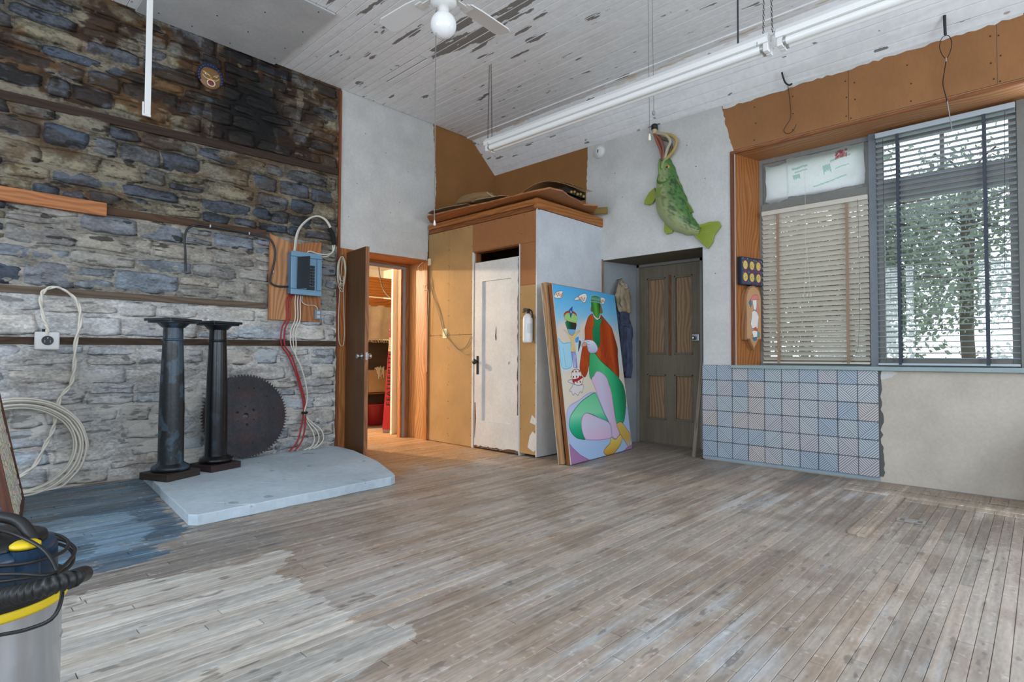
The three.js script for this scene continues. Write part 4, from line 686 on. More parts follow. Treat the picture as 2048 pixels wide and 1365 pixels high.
{
  const mE = M(0xeceae6, 0.32), mT = M(0xf6f5f1, 0.2), end = M(0xb9b7b2, 0.4, { metalness: 0.6 });
  [[1.60, 'white fluorescent strip light hung over the closet end', [1.62, 4.3]], [4.37, 'second fluorescent strip light continuing toward the window side', [6.95]]].forEach(([x, label, hangs], i) => {
    const t = thing('strip_light', label, 'strip light', [x, 3.10, 1.68], 0, 'fluorescent strip lights on chains'), L = 2.72;
    mesh('housing', uvs(NI(prism([[-0.065, 0.045], [0.065, 0.045], [0.075, 0.075], [0.05, 0.112], [-0.05, 0.112], [-0.075, 0.075]], L).rotateY(Math.PI / 2))), mE, t);
    for (const z of [-0.029, 0.029]) {
      mesh('tube', new THREE.CylinderGeometry(0.025, 0.025, L - 0.10, 18).rotateZ(Math.PI / 2).translate(L / 2, 0.022, z), mT, t, 'unlit white fluorescent tube');
      for (const q of [0.02, L - 0.02]) mesh('socket', bx(q - 0.018, q + 0.018, -0.008, 0.05, z - 0.022, z + 0.022, null, 0.005), mE, t);
      for (const q of [0.048, L - 0.048]) mesh('tube_cap', new THREE.CylinderGeometry(0.0254, 0.0254, 0.02, 16).rotateZ(Math.PI / 2).translate(q, 0.022, z), end, t);
    }
    for (const h of hangs) for (const s of [-1, 1]) { chain([h - x + s * 0.012, CH - 3.10 - 0.02, 0], [h - x + s * 0.03, 0.125, 0], 40, 'chain', t); mesh('chain_hook', tube([[h - x + s * 0.03, 0.135, 0], [h - x + s * 0.045, 0.125, 0], [h - x + s * 0.045, 0.10, 0.02], [h - x + s * 0.045, 0.06, 0.07], [h - x + s * 0.045, 0.03, 0.075]], 0.0025, 16, 6), end, t); }
  });
  tag(mesh('power_lead', rod([4.10, 3.205, 1.68], [4.10, CH, 1.68], 0.0065, 0.0065, 8), mCableBlack), 'black power lead dropping from the ceiling to the strip light', 'cable');
}
{
  const t = thing('light_pull', 'long light pull cord ending in an ivory bell beside the fish', 'pull cord', [3.362, 2.77, 1.6], 0, 'pull cords hanging before the fish'); mesh('cord', rod([0, 0.04, 0], [-0.01, 1.235, 0], 0.0017, 0.0017, 6), M(0x6f6a66, 0.8), t); mesh('bell', lathe([[0, 0], [0.011, 0.004], [0.010, 0.03], [0.005, 0.055], [0, 0.058]], 14), M(0xe2dcc0, 0.5), t);
  const u = thing('light_pull', 'shorter pull cord with a round grey bead', 'pull cord', [3.40, 2.965, 1.6], 0, 'pull cords hanging before the fish'); mesh('cord', rod([0, 0.03, 0], [-0.012, 1.04, 0], 0.0017, 0.0017, 6), M(0x6f6a66, 0.8), u); mesh('bead', new THREE.SphereGeometry(0.014, 14, 10).scale(1, 1.4, 1).translate(0, 0.018, 0), M(0x8c8793, 0.4), u);
}
{
  const t = thing('hanging_strap', 'flat white metal strap with a turned up end hanging from the ceiling', 'strap', [1.5, 2.56, 4.602]), mS = M(0xdedcd8, 0.5);
  mesh('strap', bx(-0.006, 0.006, 0.012, CH - 2.56, -0.017, 0.017, null, 0.003), mS, t); mesh('hook_end', [bx(-0.006, 0.006, 0, 0.014, -0.019, 0.028, null, 0.004), bx(-0.006, 0.006, 0.004, 0.088, 0.019, 0.029, null, 0.004)], mS, t);
}
{
  const w = thing('wire_hook', 'thin wire ending in an open hook on a black ceiling peg', 'hook', [0, 0, 0.03]);
  mesh('peg', tube([[3.90, 3.69, 0.10], [3.906, 3.65, 0.09], [3.918, 3.60, 0.05], [3.94, 3.585, 0.02], [3.955, 3.60, 0.0]], 0.008, 20, 8), mBlack, w);
  mesh('wire', tube([[3.93, 3.575, 0.03], [3.938, 3.452, 0.01], [3.941, 3.27, 0.01], [3.90, 3.21, 0.01], [3.884, 3.175, 0.012], [3.905, 3.14, 0.018], [3.94, 3.132, 0.022], [3.975, 3.15, 0.026], [3.998, 3.195, 0.03]], 0.0035, 60, 7), M(0x4b4032, 0.5, { metalness: 0.5 }), w);
  const v = thing('cable_hanger', 'looped steel cable with a straight pointed rod on a black ceiling peg', 'hook', [0, 0, 0.04]);
  mesh('peg', tube([[5.10, 3.72, 0.09], [5.10, 3.66, 0.08], [5.10, 3.58, 0.05]], 0.010, 14, 8), mBlack, v);
  mesh('loop', tube([[5.10, 3.405, 0.02], [5.07, 3.46, 0.03], [5.062, 3.52, 0.04], [5.085, 3.572, 0.05], [5.115, 3.572, 0.05], [5.137, 3.52, 0.04], [5.13, 3.46, 0.03]], 0.0028, 50, 6, true), mIron, v);
  mesh('ferrule', new THREE.CylinderGeometry(0.006, 0.006, 0.03, 10).translate(5.10, 3.395, 0.02), mSteel, v);
  mesh('cable', tube([[5.10, 3.395, 0.02], [5.085, 3.30, 0.015], [5.076, 3.22, 0.015], [5.09, 3.12, 0.0], [5.10, 3.06, -0.01]], 0.0035, 30, 7), mIron, v); mesh('rod_tip', rod([5.098, 3.08, -0.01], [5.126, 2.83, -0.02], 0.0055, 0.0025, 9), mSteel, v);
}
{
  const t = thing('smoke_alarm', 'round white smoke alarm on the skimmed wall under the ceiling', 'smoke alarm', [1.79, 3.505, 0.004]);
  mesh('base', new THREE.CylinderGeometry(0.072, 0.075, 0.014, 32).rotateX(Math.PI / 2).translate(0, 0, 0.007), M(0xdcdad6, 0.5), t); mesh('cap', lathe([[0, 0.04], [0.03, 0.038], [0.055, 0.03], [0.062, 0.014]], 32).rotateX(Math.PI / 2), M(0xe3e1dd, 0.5), t); mesh('sensor_slot', bx(-0.006, 0.006, -0.018, 0.02, 0.037, 0.041), mBlack, t);
}
// ---------------------------------------------------------------- the carved fish
{
  const t = thing('fish_sculpture', 'green carved bass with hoses in its mouth on the white wall', 'sculpture', [0, 0, 0.005]);
  const sp = [[2.654, 3.214, 0.045], [2.664, 3.15, 0.07], [2.676, 3.058, 0.10], [2.68, 2.956, 0.128], [2.699, 2.818, 0.16], [2.737, 2.677, 0.176], [2.819, 2.53, 0.148], [2.923, 2.426, 0.096], [3.013, 2.371, 0.058], [3.06, 2.348, 0.052]];
  const c = new THREE.CatmullRomCurve3(sp.map(([x, y]) => V(x, y, 0))), n = 60, m = 28, pos = [], col = [], idx = [], rAt = (s) => { const k = s * (sp.length - 1), i = Math.min(sp.length - 2, Math.floor(k)); return lerp(sp[i][2], sp[i + 1][2], sm(0, 1, k - i)); };
  for (let i = 0; i <= n; i++) {
    const s = i / n, p = c.getPoint(s), tg = c.getTangent(s), nx = -tg.y, ny = tg.x, r = rAt(s), dep = r * 0.62 + 0.015;   // (nx, ny): toward the back (right-hand edge)
    for (let j = 0; j <= m; j++) {
      const a = -0.15 + j / m * (Math.PI + 0.3), u = Math.cos(a), z = Math.max(0, Math.sin(a)), gill = Math.abs(s - 0.33) < 0.02 ? -0.006 : 0, scale = s > 0.36 ? 0.004 * (Math.sin(i * 3.1 + j % 2 * 3.14) * Math.sin(j * 3.14)) : 0;
      pos.push(p.x + nx * u * r, p.y + ny * u * r, 0.008 + z * dep + gill * z + scale);
      const nz = fbm(i * 0.45, j * 0.8, 4, 301), back = sm(-0.25, 0.75, u + (nz - 0.5) * 0.9), spot = sm(0.52, 0.62, fbm(i * 0.6, j * 1.1, 3, 305)) * sm(-0.75, 0.25, u) * (s > 0.3 ? 1 : 0.4);
      const belly = [0.33, 0.37, 0.17], green = [0.065, 0.17, 0.035], dark = [0.018, 0.05, 0.014]; const q = [0, 1, 2].map((k) => lerp(lerp(belly[k], green[k], back), dark[k], spot * 0.85)); col.push(...q);
    }
  }
  for (let i = 0; i < n; i++) for (let j = 0; j < m; j++) { const a = i * (m + 1) + j, b = a + m + 1; idx.push(a, a + 1, b, b, a + 1, b + 1); }
  const g = new THREE.BufferGeometry(); g.setAttribute('position', new THREE.Float32BufferAttribute(pos, 3)); g.setAttribute('color', new THREE.Float32BufferAttribute(col, 3)); g.setIndex(idx); g.computeVertexNormals();
  const mFish = M(0xffffff, 0.45, { vertexColors: true }); mesh('body', g, mFish, t);
  const mFin = M(0x8f9a3a, 0.55), fin = (name, pts, z, d = 0.016, mat = mFin) => mesh(name, prism(pts, d, 0.005).translate(0, 0, z), mat, t);
  const tail = fin('tail', [[3.02, 2.40], [3.064, 2.415], [3.163, 2.427], [3.248, 2.418], [3.269, 2.373], [3.232, 2.326], [3.2, 2.289], [3.183, 2.218], [3.139, 2.166], [3.085, 2.221], [3.0, 2.307]], 0.012, 0.02, M(0x8c9a34, 0.55));
  for (let k = 0; k < 11; k++) { const u = k / 10, e = [lerp(3.25, 3.14, u) - 0.07 * Math.sin(u * 3.14) * 0.5, lerp(2.40, 2.19, u)]; mesh('fin_ray', rod([lerp(3.05, 3.02, u), lerp(2.395, 2.32, u), 0.036], [e[0], e[1], 0.034], 0.006, 0.004, 6), M(0x8a9a2c, 0.55), tail); }
  fin('pectoral_fin', [[2.535, 2.906], [2.473, 2.865], [2.422, 2.795], [2.415, 2.756], [2.46, 2.739], [2.505, 2.745], [2.55, 2.80]], 0.02);
  fin('dorsal_fin', [[2.84, 2.77], [2.908, 2.691], [2.959, 2.606], [2.978, 2.565], [2.941, 2.563], [2.88, 2.585], [2.84, 2.66]], 0.02, 0.016, M(0x5d7a2e, 0.55)); fin('spiny_fin', [[2.765, 3.03], [2.816, 2.929], [2.848, 2.845], [2.85, 2.79], [2.80, 2.80], [2.77, 2.916]], 0.02, 0.016, M(0x6b8636, 0.55));
  fin('anal_fin', [[2.66, 2.51], [2.656, 2.409], [2.682, 2.379], [2.736, 2.385], [2.76, 2.45], [2.73, 2.50]], 0.02); fin('side_fin', [[2.60, 2.86], [2.66, 2.87], [2.69, 2.84], [2.68, 2.79], [2.62, 2.78]], 0.10, 0.012, M(0x6f8a35, 0.5));
  const eye = mesh('eye', new THREE.SphereGeometry(0.026, 20, 14).scale(1, 1, 0.6).translate(2.71, 3.09, 0.062), M(0xc98a28, 0.3), t, 'amber glass eye'); mesh('pupil', new THREE.SphereGeometry(0.011, 14, 10).scale(1, 1.1, 0.5).translate(2.71, 3.09, 0.077), mBlack, eye);
  mesh('jaw', [tube([[2.602, 3.215, 0.02], [2.607, 3.15, 0.05], [2.62, 3.08, 0.07], [2.63, 3.02, 0.07]], 0.015, 24, 8), tube([[2.715, 3.235, 0.02], [2.70, 3.21, 0.045], [2.665, 3.16, 0.07], [2.645, 3.09, 0.075]], 0.016, 24, 8)], M(0x7f9a52, 0.45), t);
  mesh('gill_cover', tube([[2.615, 3.03, 0.075], [2.60, 2.96, 0.075], [2.65, 2.925, 0.10], [2.72, 2.93, 0.095], [2.765, 2.99, 0.06]], 0.012, 28, 8), M(0x46702a, 0.5), t);
  [[[[2.647, 3.17, 0.04], [2.62, 3.311, 0.05], [2.58, 3.42, 0.06], [2.553, 3.50, 0.06]], 0xa4624a], [[[2.665, 3.17, 0.05], [2.714, 3.289, 0.075], [2.75, 3.352, 0.08], [2.703, 3.432, 0.075], [2.57, 3.505, 0.06]], 0xb7ad92], [[[2.69, 3.19, 0.05], [2.785, 3.269, 0.06], [2.812, 3.351, 0.06], [2.762, 3.421, 0.06], [2.666, 3.467, 0.06], [2.558, 3.51, 0.055]], 0xb79a5b], [[[2.652, 3.18, 0.06], [2.664, 3.307, 0.07], [2.628, 3.407, 0.07], [2.56, 3.49, 0.06]], 0x8a5344], [[[2.68, 3.18, 0.035], [2.74, 3.29, 0.04], [2.72, 3.38, 0.045], [2.62, 3.44, 0.05], [2.555, 3.50, 0.05]], 0x6d5c45]].forEach(([p, c]) => mesh('hose', tube(p, 0.017, 40, 9), M(c, 0.5), t));
  mesh('hose_neck', new THREE.CylinderGeometry(0.026, 0.024, 0.05, 18).translate(2.552, 3.525, 0.057), M(0xc9b78d, 0.5), t); mesh('black_cap', lathe([[0, 0], [0.036, 0], [0.034, 0.05], [0.026, 0.058], [0, 0.058]], 22).translate(2.552, 3.548, 0.057), mBlack, t);
}
// small icon panel and plaque on the plywood jamb, which turns from (3.40, z 0) to (3.51, z -0.43)
{
  const ry = Math.atan2(1, 0.26), jamb = (z) => 3.402 + (-z) * 0.262, N = [0.967, 0.254];
  const tex = ctex(256, 224, (c, w, h) => {
    c.fillStyle = '#27455c'; c.fillRect(0, 0, w, h); const r = rng(6); for (let k = 0; k < 260; k++) { c.fillStyle = ['#3f7d8f', '#6b2a55', '#8fb3b8', '#1d2c4d', '#b04a6a'][Math.floor(r() * 5)]; c.beginPath(); c.arc(r() * w, r() * h, 1.5 + r() * 4, 0, 7); c.fill(); }
    for (let i = 0; i < 3; i++) for (let j = 0; j < 2; j++) { const x = 46 + i * 82, y = 60 + j * 104; c.fillStyle = '#7e2748'; c.fillRect(x - 20, y - 50, 40, 100); c.beginPath(); c.ellipse(x, y, 36, 45, 0, 0, 7); c.fill(); c.fillStyle = '#d8c765'; c.beginPath(); c.ellipse(x, y, 28, 37, 0, 0, 7); c.fill(); for (let k = 0; k < 26; k++) { c.strokeStyle = ['#7a6a2a', '#a8432f', '#f1e9a2', '#4f7a3e'][Math.floor(r() * 4)]; c.lineWidth = 2; c.beginPath(); const a = r() * 6.28, q = r() * 24; c.moveTo(x + Math.cos(a) * q * 0.8, y + Math.sin(a) * q); c.lineTo(x + Math.cos(a) * q * 0.8 + (r() - 0.5) * 12, y + Math.sin(a) * q + (r() - 0.5) * 16); c.stroke(); } }
  });
  const t = thing('icon_panel', 'small square painted panel of six gold ovals on the window jamb', 'picture', [jamb(-0.20) + 0.003, 1.77, -0.20], ry);
  mesh('panel', bx(-0.175, 0.175, 0, 0.28, 0, 0.04, null, 0.003), M(0x15233a, 0.5), t); const f = new THREE.PlaneGeometry(0.33, 0.26).translate(0, 0.14, 0.0412); mesh('painted_face', f, new THREE.MeshStandardMaterial({ map: tex, roughness: 0.45 }), t, 'six gold ovals on blue and plum');
  const fig = ctex(256, 700, (c, w, h) => {
    c.fillStyle = '#c8996f'; c.fillRect(0, 0, w, h); const blob = (col, pts) => { c.fillStyle = col; c.beginPath(); pts.forEach(([x, y], i) => (i ? c.lineTo(x, y) : c.moveTo(x, y))); c.closePath(); c.fill(); c.strokeStyle = '#2d3550'; c.lineWidth = 3; c.stroke(); };
    blob('#e2857f', [[60, 170], [120, 100], [190, 95], [215, 150], [160, 150], [110, 175]]); blob('#3b7fa5', [[40, 190], [70, 150], [90, 200], [75, 240]]); blob('#f2ece4', [[105, 160], [175, 150], [185, 220], [160, 270], [125, 260]]); blob('#e2857f', [[180, 180], [220, 260], [200, 330], [170, 280]]); blob('#efe8e0', [[95, 285], [140, 270], [185, 290], [215, 340], [200, 400], [190, 470], [95, 470], [70, 420], [90, 350]]);
    blob('#d9564c', [[120, 470], [160, 450], [190, 490], [150, 510]]); blob('#f2ece4', [[90, 500], [140, 490], [190, 500], [180, 560], [120, 570]]); blob('#3b7fa5', [[100, 575], [180, 565], [165, 600], [120, 605]]); blob('#4aa0b5', [[190, 500], [225, 520], [220, 570], [195, 560]]); blob('#e4b63f', [[70, 560], [95, 540], [100, 580]]);
    c.strokeStyle = '#d9564c'; c.lineWidth = 4; for (let k = 0; k < 7; k++) { c.beginPath(); c.moveTo(80 + k * 20, 630); c.lineTo(92 + k * 18, 620); c.stroke(); }
  });
  const u = thing('wooden_plaque', 'tall wooden plaque with a painted figure below the icon panel', 'plaque', [jamb(-0.205) + 0.003, 1.125, -0.205], ry);
  const half = [[-0.12, 0.10], [-0.07, 0.10], [-0.02, 0.03], [0.0, 0.0], [0.02, 0.03], [0.07, 0.10], [0.12, 0.10], [0.12, 0.52], [0.115, 0.55], [0.09, 0.60], [0.05, 0.63], [0, 0.64], [-0.05, 0.63], [-0.09, 0.60], [-0.115, 0.55], [-0.12, 0.52]];
  mesh('plaque_body', uvs(NI(prism(half, 0.05, 0.004)), 'y'), woodMat(0xb08058, 0.55), u); const pf = new THREE.ShapeGeometry(shape(half.map(([x, y]) => [x * 0.94, 0.32 + (y - 0.32) * 0.96]))); { const p = pf.attributes.position, uv = pf.attributes.uv; for (let i = 0; i < p.count; i++) uv.setXY(i, p.getX(i) / 0.24 + 0.5, p.getY(i) / 0.64); } pf.translate(0, 0, 0.0552); mesh('painted_face', pf, new THREE.MeshStandardMaterial({ map: fig, roughness: 0.5 }), u, 'painted figure in red, white and blue');
}
// ---------------------------------------------------------------- tiles under the window
{
  const S = 0.1515, th = 0.009, clip = (poly, f) => { const o = []; for (let i = 0; i < poly.length; i++) { const a = poly[i], b = poly[(i + 1) % poly.length], fa = f(a), fb = f(b); if (fa >= 0) o.push(a); if (fa * fb < 0) { const t = fa / (fa - fb); o.push([lerp(a[0], b[0], t), lerp(a[1], b[1], t)]); } } return o; };
  const sq = [[-S / 2 + 0.003, -S / 2 + 0.003], [S / 2 - 0.003, -S / 2 + 0.003], [S / 2 - 0.003, S / 2 - 0.003], [-S / 2 + 0.003, S / 2 - 0.003]], parts = [];
  const body = tint(bx(-S / 2, S / 2, -S / 2, S / 2, 0, th, null, 0.002), [0.42, 0.44, 0.465]); parts.push(body);
  const strip = (base, dir, c0, w) => { let p = clip(base, (q) => q[0] * dir[0] + q[1] * dir[1] - c0); if (p.length > 2) p = clip(p, (q) => c0 + w - (q[0] * dir[0] + q[1] * dir[1])); if (p.length > 2) { const g = NI(prism(p, 0.0028)); g.translate(0, 0, th); parts.push(tint(uvs(g), [1.2, 1.2, 1.2])); } };
  const k = Math.SQRT1_2, A1 = clip(sq, (q) => q[1] - q[0] - 0.0015), A2 = clip(sq, (q) => q[0] - q[1] - 0.0015);
  for (let i = 0; i < 14; i++) { strip(A1, [k, k], -0.106 + i * 0.0158, 0.0076); if (i < 8) strip(A2, [k, -k], 0.005 + i * 0.0158, 0.0076); }
  const geo = mergeGeometries(parts.map((g) => { const q = g.clone(); for (const n of Object.keys(q.attributes)) if (!['position', 'normal', 'uv', 'color'].includes(n)) q.deleteAttribute(n); return q; })), r = rng(91);
  const mats = [0xb7bfc6, 0xbdc1c5, 0xc2c1c3, 0xb0bac4, 0xbebcc0, 0xaab6c2, 0xc5beba, 0xb8c0c4].map((c) => new THREE.MeshStandardMaterial({ color: c, roughness: 0.4, vertexColors: true }));
  for (let j = 0; j < 6; j++) for (let i = 0; i < 10; i++) { const t = mesh('tile', geo, mats[Math.floor(r() * mats.length)], wallRight); t.position.set(3.139 + i * 0.1545 + (r() - 0.5) * 0.001, 0.118 + j * 0.1548 + (r() - 0.5) * 0.001, 0.006 + r() * 0.0025); t.rotation.z = Math.floor(r() * 4) * Math.PI / 2 + (r() - 0.5) * 0.006; }
  mesh('tile_adhesive', [bx(3.062, 4.6, 0.04, 0.968, 0, 0.005), sheetZ([[4.595, 0.05], ...ragged([4.63, 0.05], [4.625, 0.68], 0.035, 0.014, 51), ...ragged([4.615, 0.72], [4.63, 0.95], 0.06, 0.010, 52), [4.595, 0.95]], 0.004, 0)], M(0x5f5e5d, 0.95), wallRight, 'dark grey tile adhesive');
  mesh('filler_patch', sheetZ([[4.62, 0.86], [4.69, 0.88], [4.74, 0.92], [4.70, 0.94], [4.62, 0.945]], 0.002, 0), mWhitePaint, wallRight);
  tag(mesh('leaning_slat', rod([0, 0, 0], [0, 1, 0], 0.01).scale(1, 1, 1), woodMat(0x7d746a, 0.8)), 'narrow grey timber slat leaning in the alcove beside the tiles', 'slat'); scene.children.at(-1).geometry = uvs(NI(prism([[-0.018, 0], [0.018, 0], [0.018, 0.99], [-0.018, 0.99]], 0.012, 0.001)), 'y'); { const o = scene.children.at(-1); o.position.set(2.955, 0.004, -0.01); o.rotation.z = -0.092; o.rotation.x = -0.02; }
}
// ---------------------------------------------------------------- paintings leaning on the closet
const A = {sand1:[[-8,712],[124,694],[271,677],[918,690],[1014,722],[991,1197],[29,1035],[3,709]],disc:[[10,1241],[122,1329],[273,1399],[813,1404],[900,1361],[990,1259],[975,1021],[470,873],[201,925],[28,992]],corner:[[8,1240],[60,1286],[139,1342],[263,1398],[9,1399]],corner2:[[1003,1408],[1014,1361],[923,1371],[825,1406]],cloud1:[[19,84],[58,57],[130,44],[132,69],[104,104],[14,109]],cloud2:[[289,102],[383,57],[476,30],[505,54],[473,103],[437,115],[398,92],[342,102]],cloud3:[[734,44],[807,46],[799,84],[770,103],[730,95]],cap:[[567,58],[587,42],[660,32],[729,42],[736,66],[724,95],[647,90],[565,95]],face:[[571,95],[647,90],[711,98],[681,210],[652,235],[608,223],[579,192],[565,150]],hairL:[[563,132],[542,177],[582,180],[578,144]],hairR:[[705,98],[730,123],[742,179],[692,185]],collar:[[575,211],[604,241],[637,250],[682,232],[700,204],[681,210],[640,235]],jacket:[[565,204],[497,232],[453,282],[414,341],[396,429],[352,486],[299,587],[271,677],[322,740],[371,712],[420,635],[450,543],[540,544],[618,611],[760,674],[902,761],[930,559],[939,490],[909,400],[877,317],[835,282],[749,229],[706,204],[675,235],[582,235]],shirt:[[582,235],[630,253],[693,238],[715,247],[664,315],[645,430],[610,484],[552,488],[531,421],[536,343],[576,289]],glove:[[371,446],[428,433],[517,436],[568,464],[588,507],[541,538],[461,540],[427,518],[419,477]],finger:[[338,474],[380,452],[423,459],[407,482],[341,488]],legR:[[447,554],[494,545],[539,547],[618,611],[758,680],[879,750],[973,840],[985,979],[936,1103],[884,1158],[760,1154],[760,1130],[747,894],[707,799],[659,747],[499,735],[437,765],[408,717]],skinR:[[437,765],[477,734],[530,698],[608,709],[681,753],[710,812],[740,923],[760,1130],[797,1207],[791,1260],[730,1284],[677,1255],[673,1166],[634,1125],[556,1004],[492,875]],legL:[[468,881],[378,893],[241,935],[127,993],[57,1044],[31,1105],[54,1162],[125,1211],[244,1232],[206,1163],[210,1092],[251,1042],[316,1033],[430,1064],[630,1143],[570,1047],[520,959]],skinL:[[244,1232],[206,1163],[210,1092],[251,1042],[316,1033],[471,1081],[642,1144],[659,1252],[626,1268],[455,1262],[347,1251]],shoe1:[[651,1263],[717,1288],[811,1257],[833,1296],[790,1344],[707,1384],[630,1406],[550,1400],[499,1371],[540,1338],[617,1310]],shoe2:[[770,1167],[836,1149],[882,1170],[935,1214],[987,1270],[988,1320],[947,1381],[893,1336],[812,1251]],ball:[[142,701],[188,677],[250,678],[286,706],[283,725],[303,755],[268,797],[204,805],[157,782],[137,730]],lower:[[133,752],[294,799]],hand:[[79,770],[132,757],[144,797],[86,841],[114,850],[129,879],[162,865],[199,883],[236,856],[265,864],[298,805],[205,803]],hat:[[117,246],[143,218],[207,200],[279,206],[310,235],[290,287],[150,286]],hatband:[[126,252],[172,223],[276,223],[312,252],[289,293],[146,280]],plume:[[203,194],[256,162],[245,217],[212,258]],face2:[[139,294],[283,296],[259,362],[205,401],[162,382],[141,337]],body2:[[97,358],[161,388],[205,402],[256,379],[334,357],[242,424],[231,481],[235,538],[165,532],[182,468],[162,411]],legs2:[[169,535],[235,538],[232,663],[181,659]],pool:[[4,434],[66,469],[158,461],[175,479],[153,646],[21,660],[7,527]],wing:[[252,425],[303,409],[290,449],[251,459]],sail:[[301,444],[331,456],[273,534]]};
const paintTex = ctex(1000, 1400, (c) => {
  const path = (p, smooth = true) => { c.beginPath(); const n = p.length; if (!smooth) { p.forEach(([x, y], i) => (i ? c.lineTo(x, y) : c.moveTo(x, y))); } else { c.moveTo(p[0][0], p[0][1]); for (let i = 0; i < n; i++) { const o = p[(i + n - 1) % n], a = p[i], b = p[(i + 1) % n], e = p[(i + 2) % n], k = 0.15; c.bezierCurveTo(a[0] + (b[0] - o[0]) * k, a[1] + (b[1] - o[1]) * k, b[0] - (e[0] - a[0]) * k, b[1] - (e[1] - a[1]) * k, b[0], b[1]); } } c.closePath(); };
  const F = (k, col, line, lw = 3, smooth = true) => { path(A[k], smooth); c.fillStyle = col; c.fill(); if (line) { c.strokeStyle = line; c.lineWidth = lw; c.stroke(); } };
  const grad = (x0, y0, x1, y1, ...st) => { const g = c.createLinearGradient(x0, y0, x1, y1); st.forEach(([o, q]) => g.addColorStop(o, q)); return g; };
  c.fillStyle = grad(0, 0, 0, 760, [0, '#4fb0e6'], [0.25, '#7cc4ea'], [0.5, '#cdd9dc'], [0.75, '#dfe2de'], [1, '#dcd6cc']); c.fillRect(0, 0, 1000, 1400);
  c.filter = 'blur(18px)'; c.fillStyle = '#e6d3c2'; for (const [x, y, w, h] of [[120, 400, 130, 110], [480, 380, 160, 120], [820, 420, 150, 120], [650, 520, 160, 120]]) { c.beginPath(); c.ellipse(x, y, w, h, 0, 0, 7); c.fill(); } c.filter = 'none';
  F('pool', '#a9dcf0', '#5fb7dd', 6); F('sand1', '#e0cdb0'); c.filter = 'blur(8px)'; F('sand1', 'rgba(236,226,210,0.6)'); c.filter = 'none';
  F('disc', grad(0, 900, 0, 1350, [0, '#c9cde6'], [1, '#a9c6ea']), '#b9a9d6', 8); F('corner', '#a97aa8', '#8a5a8c', 4, false); F('corner2', '#a97aa8', null, 3, false);
  for (const k of ['cloud1', 'cloud2', 'cloud3']) { F(k, '#f3eee6', '#2c5878', 4); c.save(); path(A[k]); c.clip(); c.fillStyle = '#d68a55'; const q = A[k], mx = q.reduce((s, p) => s + p[0], 0) / q.length, my = q.reduce((s, p) => s + p[1], 0) / q.length; for (let i = 0; i < 7; i++) { c.beginPath(); c.ellipse(mx + (i - 3) * 16, my + (i % 3) * 9 - 8, 15, 6, -0.6, 0, 7); c.fill(); } c.restore(); }
  // the small dancer with the feathered cap
  F('wing', '#4f9fdc'); F('sail', '#2e4d5c'); F('body2', '#e8c887', '#b28a4c', 2); F('legs2', '#8c8fd0', '#4a4f96', 4, false); c.strokeStyle = '#d8d6f2'; c.lineWidth = 6; for (const d of [-14, 6, 24]) { c.beginPath(); c.moveTo(A.legs2[0][0] + 40 + d, A.legs2[0][1]); c.lineTo(A.legs2[3][0] + 14 + d * 0.4, A.legs2[3][1]); c.stroke(); }
  F('face2', grad(A.face2[0][0], 0, A.face2[1][0], 0, [0, '#1c8a5a'], [0.5, '#123c2c'], [1, '#5a2028']), '#0c2c22', 4); c.save(); path(A.face2); c.clip(); c.fillStyle = '#7fb6d8'; c.fillRect(A.face2[4][0] - 60, A.face2[2][1] - 10, 180, 90); c.restore();
  F('hat', '#c23a2c', '#7c2018', 3); F('hatband', '#8fd07f', '#c9b44a', 4); c.strokeStyle = '#e3d58a'; c.lineWidth = 4; for (let i = 0; i < 9; i++) { const x = lerp(A.hatband[0][0] + 8, A.hatband[3][0] - 8, i / 8); c.beginPath(); c.moveTo(x, A.hatband[1][1] + 14); c.lineTo(x + 4, A.hatband[4][1] - 10); c.stroke(); } F('plume', '#1f5ea8', '#123a70', 3, false); c.fillStyle = '#e9e6d8'; c.beginPath(); c.ellipse(A.plume[0][0] + 24, A.plume[2][1] - 8, 7, 12, 0, 0, 7); c.fill();
  // thin posts on the shore
  c.strokeStyle = '#8f9aa0'; c.lineWidth = 4; for (const x of [60, 210]) { c.beginPath(); c.moveTo(x, A.pool[0][1] + 70); c.lineTo(x + 12, A.pool[5][1]); c.stroke(); }
  // seated figure
  F('hairL', '#8a6a3a', '#4a3a20', 2); F('hairR', '#8a6a3a', '#4a3a20', 2);
  const jg = grad(A.jacket[3][0], 0, A.jacket[18][0], 0, [0, '#b8451a'], [0.35, '#d2571f'], [0.6, '#a83c14'], [0.85, '#cc541e'], [1, '#8c3010']); F('jacket', jg, '#5c1e0c', 5); c.save(); path(A.jacket); c.clip(); const r = rng(12); for (let i = 0; i < 420; i++) { c.strokeStyle = r() < 0.5 ? 'rgba(120,40,14,0.25)' : 'rgba(240,120,50,0.20)'; c.lineWidth = 4 + r() * 7; const x = lerp(250, 820, r()), y = lerp(380, 960, r()); c.beginPath(); c.moveTo(x, y); c.lineTo(x + (r() - 0.5) * 50, y + 30 + r() * 60); c.stroke(); } c.restore();
  F('shirt', grad(0, A.shirt[0][1], 0, A.shirt[6][1], [0, '#1f9a62'], [1, '#0d7a4c']), '#0a4c30', 3); F('collar', '#efe9dc', '#a59c88', 2);
  F('face', grad(A.face[0][0], 0, A.face[2][0], 0, [0, '#2b7a2a'], [0.45, '#63b544'], [0.8, '#2a7a26'], [1, '#0d3a12']), '#0d3312', 3); F('cap', grad(0, A.cap[2][1], 0, A.cap[5][1], [0, '#2f7f62'], [0.6, '#6fae92'], [1, '#2c6c54']), '#194c3a', 4); c.strokeStyle = '#a8cbb8'; c.lineWidth = 5; path(A.cap); c.stroke();
